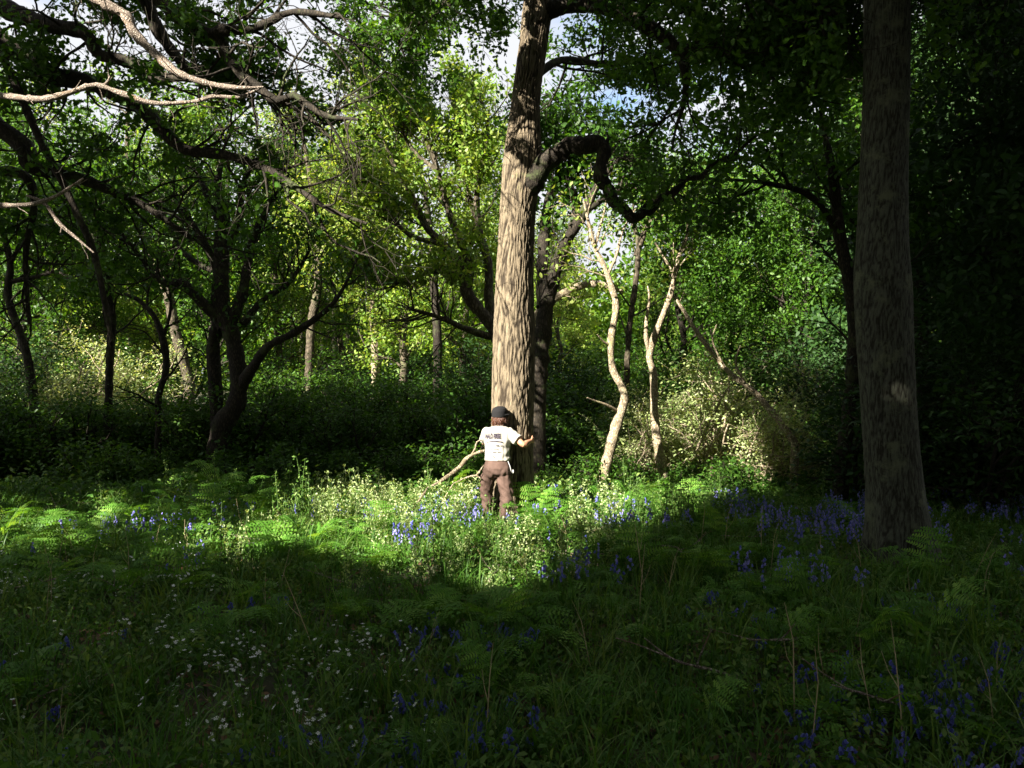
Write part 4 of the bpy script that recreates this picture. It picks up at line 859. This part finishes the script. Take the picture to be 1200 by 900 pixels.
def ctube(mb, pts, sides=18):
    S = spline(pts, .02); P = S[:, :3]; r = S[:, 3]; mb.tube(P, r, sides); mb.raw(mb.V[-2][:sides], list(range(sides))[::-1], [sides]); ball(mb, P[0], r[0] * .99, 10); ball(mb, P[-1], r[-1] * .99, 10)
def fuse(name, mb, voxel, smooth_it, mat, parent, folds=None, mats=None):
    me = bpy.data.meshes.new('tmp'); V = np.concatenate(mb.V); L = np.concatenate(mb.L); C = np.concatenate(mb.C); st = np.concatenate([[0], np.cumsum(C)[:-1]])
    me.from_pydata([tuple(v) for v in V], [], [tuple(int(k) for k in L[s:s + c]) for s, c in zip(st, C)]); o = bpy.data.objects.new('tmp', me); COL.objects.link(o)
    m = o.modifiers.new('r', 'REMESH'); m.mode = 'VOXEL'; m.voxel_size = voxel
    m = o.modifiers.new('s', 'SMOOTH'); m.iterations = smooth_it; m.factor = .5
    dg = bpy.context.evaluated_depsgraph_get(); me2 = bpy.data.meshes.new_from_object(o.evaluated_get(dg)); bpy.data.objects.remove(o)
    n = len(me2.vertices); co = np.zeros(n * 3); me2.vertices.foreach_get('co', co); co = co.reshape(-1, 3); no = np.zeros(n * 3); me2.vertices.foreach_get('normal', no); no = no.reshape(-1, 3)
    if folds is not None: co = co + no * folds(co)[:, None]; me2.vertices.foreach_set('co', co.ravel())
    me2.polygons.foreach_set('use_smooth', np.ones(len(me2.polygons), bool)); me2.materials.clear(); me2.materials.append(mat); me2.update()
    ob = bpy.data.objects.new(name, me2); return link(ob, parent)
HX, HY, HZ = -.168, 10.985, 1.545          # head centre
per = tag(empty('person', (-.2, 10.8, 0)), 'person in black cap, cream T-shirt and brown trousers hugging the oak trunk', 'person')
b = MB()
loft(b, [((-.20, 10.84, .74), .10, .08, 0), ((-.20, 10.83, .80), .165, .115, 0), ((-.20, 10.83, .88), .165, .12, 0), ((-.20, 10.85, .98), .13, .095, 0), ((-.195, 10.88, 1.10), .14, .10, 0), ((-.19, 10.91, 1.22), .165, .11, 0), ((-.19, 10.925, 1.31), .175, .095, 0), ((-.185, 10.935, 1.35), .12, .075, 0), ((-.18, 10.95, 1.385), .06, .06, 0)])
ctube(b, [(-.182, 10.94, 1.34, .058), (-.175, 10.96, 1.42, .052), (-.17, 10.975, 1.47, .052)])
ball(b, (HX, HY, HZ + .01), (.083, .088, .105)); ball(b, (HX + .035, HY + .04, HZ - .055), (.052, .05, .05))     # skull, jaw (turned to the right and into the bark)
ball(b, (HX + .075, HY + .068, HZ - .02), (.014, .014, .02), 8); ball(b, (HX + .068, HY + .066, HZ - .062), (.02, .012, .01), 8)   # nose, lips
ball(b, (HX + .052, HY + .078, HZ + .012), (.014, .01, .009), 8); ball(b, (HX + .083, HY + .036, HZ + .012), (.01, .012, .009), 8)  # eyelids
ball(b, (HX + .062, HY - .062, HZ - .01), (.014, .02, .03), 10); ball(b, (HX - .072, HY + .045, HZ - .01), (.014, .02, .03), 10)  # ears
# arms and hands
def arm(sh, el, wr, hand_dir, palm_n, th_side):
    ctube(b, [(*sh, .052), (*(.5 * (np.array(sh) + el)), .046), (*el, .040), (*(.6 * np.array(el) + .4 * np.array(wr)), .040), (*wr, .026)])
    hd = unit(np.array(hand_dir, float)); pn = unit(np.array(palm_n, float)); sd = unit(np.cross(hd, pn)); w0 = np.array(wr)
    for k in (-1, -.33, .33, 1): ctube(b, [(*(w0 + sd * .010 * k), .016), (*(w0 + hd * .045 + sd * .022 * k), .0135), (*(w0 + hd * .085 + sd * .030 * k), .011)], 10)
    for k, L in zip((-1, -.33, .33, 1), (.058, .072, .078, .068)):
        p0 = w0 + hd * .082 + sd * .030 * k; p1 = p0 + hd * L * .42 + pn * .006; p2 = p1 + unit(hd + pn * .45) * L * .33; p3 = p2 + unit(hd + pn * .9) * L * .27
        ctube(b, [(*p0, .0095), (*p1, .0088), (*p2, .0082), (*p3, .0068)], 8)
    q0 = w0 + hd * .025 + sd * .022 * th_side; q1 = q0 + unit(hd * .7 + sd * th_side) * .035; q2 = q1 + unit(hd + sd * .5 * th_side + pn * .3) * .03
    ctube(b, [(*q0, .013), (*q1, .0105), (*q2, .0085)], 8)
arm((-.03, 10.925, 1.305), (.155, 10.80, 1.150), (.262, 11.00, 1.190), (.42, .9, .04), (-.88, .46, 0), 1)
arm((-.35, 10.93, 1.305), (-.385, 11.14, 1.16), (-.345, 11.34, 1.21), (.35, .9, .1), (.85, .3, 0), -1)
# legs and feet
RK, RA = (-.085, 10.78, .47), (-.125, 10.60, .10); LK, LA = (-.36, 11.0, .52), (-.345, 11.0, .12)
for hip, kn, an in (((-.115, 10.83, .82), RK, RA), ((-.285, 10.84, .82), LK, LA)):
    ctube(b, [(*hip, .088), (*(.5 * (np.array(hip) + kn)), .072), (*kn, .055), (*(.6 * np.array(kn) + .4 * np.array(an)), .054), (*an, .036)])
    ctube(b, [(an[0], an[1] - .03, an[2] - .05, .034), (an[0], an[1] + .06, an[2] - .055, .036), (an[0] - .005, an[1] + .15, an[2] - .07, .026)], 12)
fuse('body', b, .0055, 2, M['skin'], per)
# trousers
def leg_folds(c):
    z = c[:, 2]; w = np.clip((.90 - z) / .12, 0, 1)
    a = np.sin((z * 62 + c[:, 0] * 46 + 3 * vnoise(c[:, 0] + c[:, 1], z, .12, 91)) ) * .0055 + (vnoise(c[:, 0] * 1.4 + c[:, 1], z, .06, 92) - .5) * .016
    return a * w
tr = MB()
loft(tr, [((-.20, 10.84, .70), .12, .09, 0), ((-.20, 10.82, .76), .185, .125, 0), ((-.20, 10.815, .83), .192, .14, 0), ((-.20, 10.83, .90), .17, .13, 0), ((-.20, 10.845, .945), .155, .115, 0)])
ball(tr, (-.118, 10.79, .80), (.09, .105, .10)); ball(tr, (-.282, 10.79, .80), (.09, .105, .10))
for hip, kn, an in (((-.112, 10.83, .80), RK, RA), ((-.292, 10.84, .80), LK, LA)):
    h, k2, a2 = map(np.array, (hip, kn, an))
    ctube(tr, [(*h, .105), (*(.5 * (h + k2)), .103), (*(k2 + [.01, -.01, 0]), .092), (*(.55 * k2 + .45 * a2 + [.01, 0, 0]), .078), (*(a2 + [0, 0, .05]), .055), (*(a2 + [0, 0, .0]), .056)])
trousers = fuse('trousers', tr, .008, 3, M['trousers'], per, leg_folds)
for hip, kn, an in ((0, RK, RA), (0, LK, LA)):
    bt = MB(); x, y, z = an; ctube(bt, [(x, y - .045, z - .045, .045), (x, y + .05, z - .05, .046), (x - .004, y + .17, z - .062, .038)]); ctube(bt, [(x, y - .01, z + .06, .05), (x, y - .02, z - .03, .05)]); fuse('boot', bt, .008, 2, M['boot'], per)
mb = MB(); mb.tube(np.array([(-.055, 10.74, .93), (-.03, 10.735, .87), (-.012, 10.745, .80), (.003, 10.76, .77), (.012, 10.79, .80)]), .004, 6); ctube(mb, [(.012, 10.77, .81, .006), (.02, 10.77, .79, .008), (.012, 10.77, .765, .006)], 8); mb.obj('key_clip', M['metal'], per)
mb = MB(); loft(mb, [((-.20, 10.845, .915), .163, .123, 0), ((-.20, 10.845, .95), .161, .121, 0)]); mb.obj('belt', M['cap'], per)
# T-shirt
def shirt_folds(c):
    z = c[:, 2]; side = np.clip((c[:, 0] + .16) / .12, 0, 1)
    f = np.sin(z * 55 - c[:, 0] * 50 + 4 * vnoise(c[:, 0], z, .1, 95)) * .006 * side * np.clip((1.25 - z) / .15, 0, 1)
    return f + (vnoise(c[:, 0], z, .07, 96) - .5) * .010 + np.sin(c[:, 0] * 90 + 5 * vnoise(c[:, 0], z, .2, 97)) * .002
sh = MB()
loft(sh, [((-.20, 10.845, .932), .178, .135, 0), ((-.20, 10.85, .98), .172, .132, 0), ((-.198, 10.875, 1.10), .170, .128, 0), ((-.192, 10.90, 1.20), .188, .134, 0), ((-.19, 10.92, 1.28), .205, .126, 0), ((-.188, 10.935, 1.335), .200, .110, 0), ((-.184, 10.945, 1.372), .145, .095, 0), ((-.18, 10.95, 1.40), .078, .074, 0)])
def sleeve(a, e, t, r0, r1):
    a, e = np.array(a), np.array(e); p = a + (e - a) * t; mb_ = np.array([a - (e - a) * .12, a + (e - a) * t * .5, p]); sh.tube(mb_, [r0, (r0 + r1) / 2, r1], 20); sh.raw(sh.V[-2][:20], list(range(20))[::-1], [20])
sleeve((-.045, 10.925, 1.30), (.155, 10.80, 1.150), .66, .080, .084); sleeve((-.34, 10.93, 1.30), (-.385, 11.14, 1.16), .7, .080, .080)
shirt = fuse('shirt', sh, .007, 3, M['shirt'], per, shirt_folds)
# the print on its back
bvh = BVHTree.FromPolygons([v.co for v in shirt.data.vertices], [tuple(p.vertices) for p in shirt.data.polygons])
def ink(V, faces, name='back_print'):
    out = []
    for x, z in V:
        h = bvh.ray_cast(Vector((x, 10.2, z)), Vector((0, 1, 0))); y = (h[0].y if h[0] else 10.78) - .012; out.append((x, y, z))
    me = bpy.data.meshes.new(name); me.from_pydata(out, [], faces); me.materials.append(M['ink']); me.update(); return link(bpy.data.objects.new(name, me), shirt)
def words_(txt, u0, v0, wpx, hpx, bold=.02):
    c = bpy.data.curves.new('t', 'FONT'); c.body = txt; c.offset = bold; c.resolution_u = 3; o = bpy.data.objects.new('t', c); COL.objects.link(o)
    me = bpy.data.meshes.new_from_object(o.evaluated_get(bpy.context.evaluated_depsgraph_get())); bpy.data.objects.remove(o)
    co = np.array([v.co[:2] for v in me.vertices]); lo_, hi_ = co.min(0), co.max(0); p = at(u0, v0, 10.78); s = 10.78 / F
    co = (co - lo_) / (hi_ - lo_) * [wpx * s, hpx * s] + [p[0], p[2] - hpx * s]
    fs = [tuple(f.vertices) for f in me.polygons]; return co, fs
Vt, Ft = [], []
for a in (('HALO PARRI', 568.4, 507.4, 18.2, 6.9, .05),):
    co, fs = words_(*a[:5], a[5]); n0 = len(Vt); Vt += [tuple(c) for c in co]; Ft += [tuple(i + n0 for i in f) for f in fs]
s = 10.78 / F
for k in range(14):
    u = 569.6 + k * 1.42; v = 518.4 - 1.5 * math.sin(k / 14 * 3.0); w_ = .35 + .25 * math.sin(k / 14 * 3.1); n0 = len(Vt); v2 = 518.4 - 1.5 * math.sin((k + 1) / 14 * 3.0)
    for uu, vv in ((u, v + w_), (u + 1.42, v2 + w_), (u + 1.42, v2 - w_), (u, v - w_)): q = at(uu, vv, 10.78); Vt.append((q[0], q[2]))
    Ft.append((n0, n0 + 1, n0 + 2, n0 + 3))
for u0, v0, wd, hh in ((581, 521.6, 4, 1.2), (585.6, 522, 3.6, .7), (574.5, 526.6, 3, .6), (578.2, 526.4, 6, .7), (572.4, 529.4, 4, .6), (577.2, 529.5, 4.6, .7), (582.6, 529.2, 4.8, .6)):
    n0 = len(Vt)
    for uu, vv in ((u0, v0), (u0 + wd, v0 - .3), (u0 + wd, v0 - .3 + hh), (u0, v0 + hh)): q = at(uu, vv, 10.78); Vt.append((q[0], q[2]))
    Ft.append((n0, n0 + 1, n0 + 2, n0 + 3))
n0 = len(Vt)
for k in range(8): q = at(578.5 + .7 * math.cos(k * .785), 534.8 + .9 * math.sin(k * .785), 10.78); Vt.append((q[0], q[2]))
Ft.append(tuple(range(n0, n0 + 8))); ink(Vt, Ft)
# hair and cap
hr = MB(); rh = np.random.default_rng(5)
ball(hr, (HX - .008, HY - .012, HZ + .0), (.092, .094, .095)); fuse('hair', hr, .008, 1, M['hair'], per, lambda c: (vnoise(np.arctan2(c[:, 1] - HY, c[:, 0] - HX) * .1, c[:, 2] * .08, .012, 98) - .5) * .012)
hs = MB()
for k in range(190):
    a = rh.uniform(-2.9, -.1) if k % 4 else rh.uniform(2.0, 3.6); r = .088; p0 = np.array([HX - .006 + r * math.cos(a), HY - .008 + r * math.sin(a), HZ - .01 + rh.uniform(-.02, .02)]); L = rh.uniform(.085, .155) * (1.0 if math.cos(a) < .5 else .7)
    o1 = np.array([math.cos(a), math.sin(a), 0]); P = np.array([p0, p0 + o1 * .008 + [rh.normal() * .006, 0, -L * .4], p0 + o1 * .006 + [rh.normal() * .012, rh.normal() * .01, -L * .75], p0 + o1 * .0 + [rh.normal() * .018, rh.normal() * .012, -L]])
    hs.tube(P, [.006, .0065, .005, .0015], 5, rh.uniform())
hs.obj('loose_hair', M['hair'], per)
cp = MB()
loft(cp, [((HX - .008, HY - .012, HZ - .028), .100, .104, 0), ((HX - .005, HY - .008, HZ + .012), .108, .110, 0), ((HX - .004, HY - .008, HZ + .055), .108, .110, 0), ((HX, HY - .005, HZ + .092), .096, .098, 0), ((HX + .003, HY, HZ + .112), .070, .072, 0), ((HX + .004, HY, HZ + .125), .035, .036, 0)])
br = unit(np.array([.9, .25, 0])); sd = np.array([-br[1], br[0], 0]); Vb = []
for s_ in (0, 1):
    for k in range(11):
        a = -1.25 + 2.5 * k / 10
        for rr_, dz in ((.085, .030), (.148, .012)): Vb.append(np.array([HX, HY - .005, HZ]) + (br * math.cos(a) + sd * math.sin(a) * .9) * (rr_ if rr_ < .1 else rr_ * (.70 + .3 * math.cos(a))) + [0, 0, dz + .012 * s_ - .018 * abs(math.sin(a))])
q = []
for k in range(10):
    i = k * 2; q += [(i, i + 1, i + 3, i + 2), (i + 22, i + 24, i + 25, i + 23), (i + 1, i + 23, i + 25, i + 3), (i, i + 2, i + 24, i + 22)]
q += [(0, 22, 23, 1), (20, 21, 43, 42)]; cp.raw(Vb, np.array(q), np.full(len(q), 4))
fuse('cap', cp, .006, 1, M['cap'], per); place(per)

# ------------------------------------------------------------------ light, sky, camera
sun = bpy.data.lights.new('sun', 'SUN'); sun.energy = 5.0; sun.angle = math.radians(.53); sun.color = (1.0, .93, .80)
so = bpy.data.objects.new('sun', sun); so.rotation_euler = Vector(SUN).to_track_quat('Z', 'Y').to_euler(); so.location = (-20, -20, 30); COL.objects.link(so)
w = bpy.data.worlds.new('World'); sc.world = w; w.use_nodes = True; t = w.node_tree; t.nodes.clear()
wo = t.nodes.new('ShaderNodeOutputWorld'); bg = t.nodes.new('ShaderNodeBackground'); sky = t.nodes.new('ShaderNodeTexSky'); sky.sky_type = 'NISHITA'; sky.sun_disc = False
sky.sun_elevation = EL; sky.sun_rotation = math.atan2(SUN[0], SUN[1]); sky.air_density = 1.0; sky.dust_density = 1.0; sky.ozone_density = 1.5
t.links.new(sky.outputs[0], bg.inputs[0]); bg.inputs[1].default_value = .05
tc = t.nodes.new('ShaderNodeTexCoord'); nz = t.nodes.new('ShaderNodeTexNoise'); nz.inputs['Scale'].default_value = 3.2; nz.inputs['Detail'].default_value = 6
mp = t.nodes.new('ShaderNodeMapping'); mp.inputs['Scale'].default_value = (1, 1, 2.2); t.links.new(tc.outputs['Generated'], mp.inputs[0]); t.links.new(mp.outputs[0], nz.inputs[0])
cr = ramp(t, [(.30, (0, 0, 0)), (.44, (1, 1, 1))]); t.links.new(nz.outputs['Fac'], cr.inputs[0])
b2 = t.nodes.new('ShaderNodeBackground'); b2.inputs[0].default_value = (.93, .95, 1, 1); b2.inputs[1].default_value = .18
mx = t.nodes.new('ShaderNodeMixShader'); t.links.new(cr.outputs[0], mx.inputs[0]); t.links.new(bg.outputs[0], mx.inputs[1]); t.links.new(b2.outputs[0], mx.inputs[2]); t.links.new(mx.outputs[0], wo.inputs[0])

cam = bpy.data.cameras.new('camera'); cam.sensor_width = 36; cam.lens = F / 1200 * 36; cam.shift_y = 20 / 1200; cam.clip_start = .05; cam.clip_end = 3000
co = bpy.data.objects.new('camera', cam); co.location = (0, 0, CZ); co.rotation_euler = (math.pi / 2, 0, 0); COL.objects.link(co); sc.camera = co
sc.view_settings.view_transform = 'Standard'; sc.view_settings.look = 'None'; sc.view_settings.exposure = 2.5; sc.view_settings.gamma = 1
sc.cycles.max_bounces = 6; sc.cycles.diffuse_bounces = 3; sc.cycles.glossy_bounces = 2; sc.cycles.transmission_bounces = 3; sc.cycles.transparent_max_bounces = 4
sc.cycles.use_denoising = True; sc.cycles.sample_clamp_indirect = 4
print('faces', sum(len(m.polygons) for m in bpy.data.meshes), 'objects', len(bpy.data.objects))
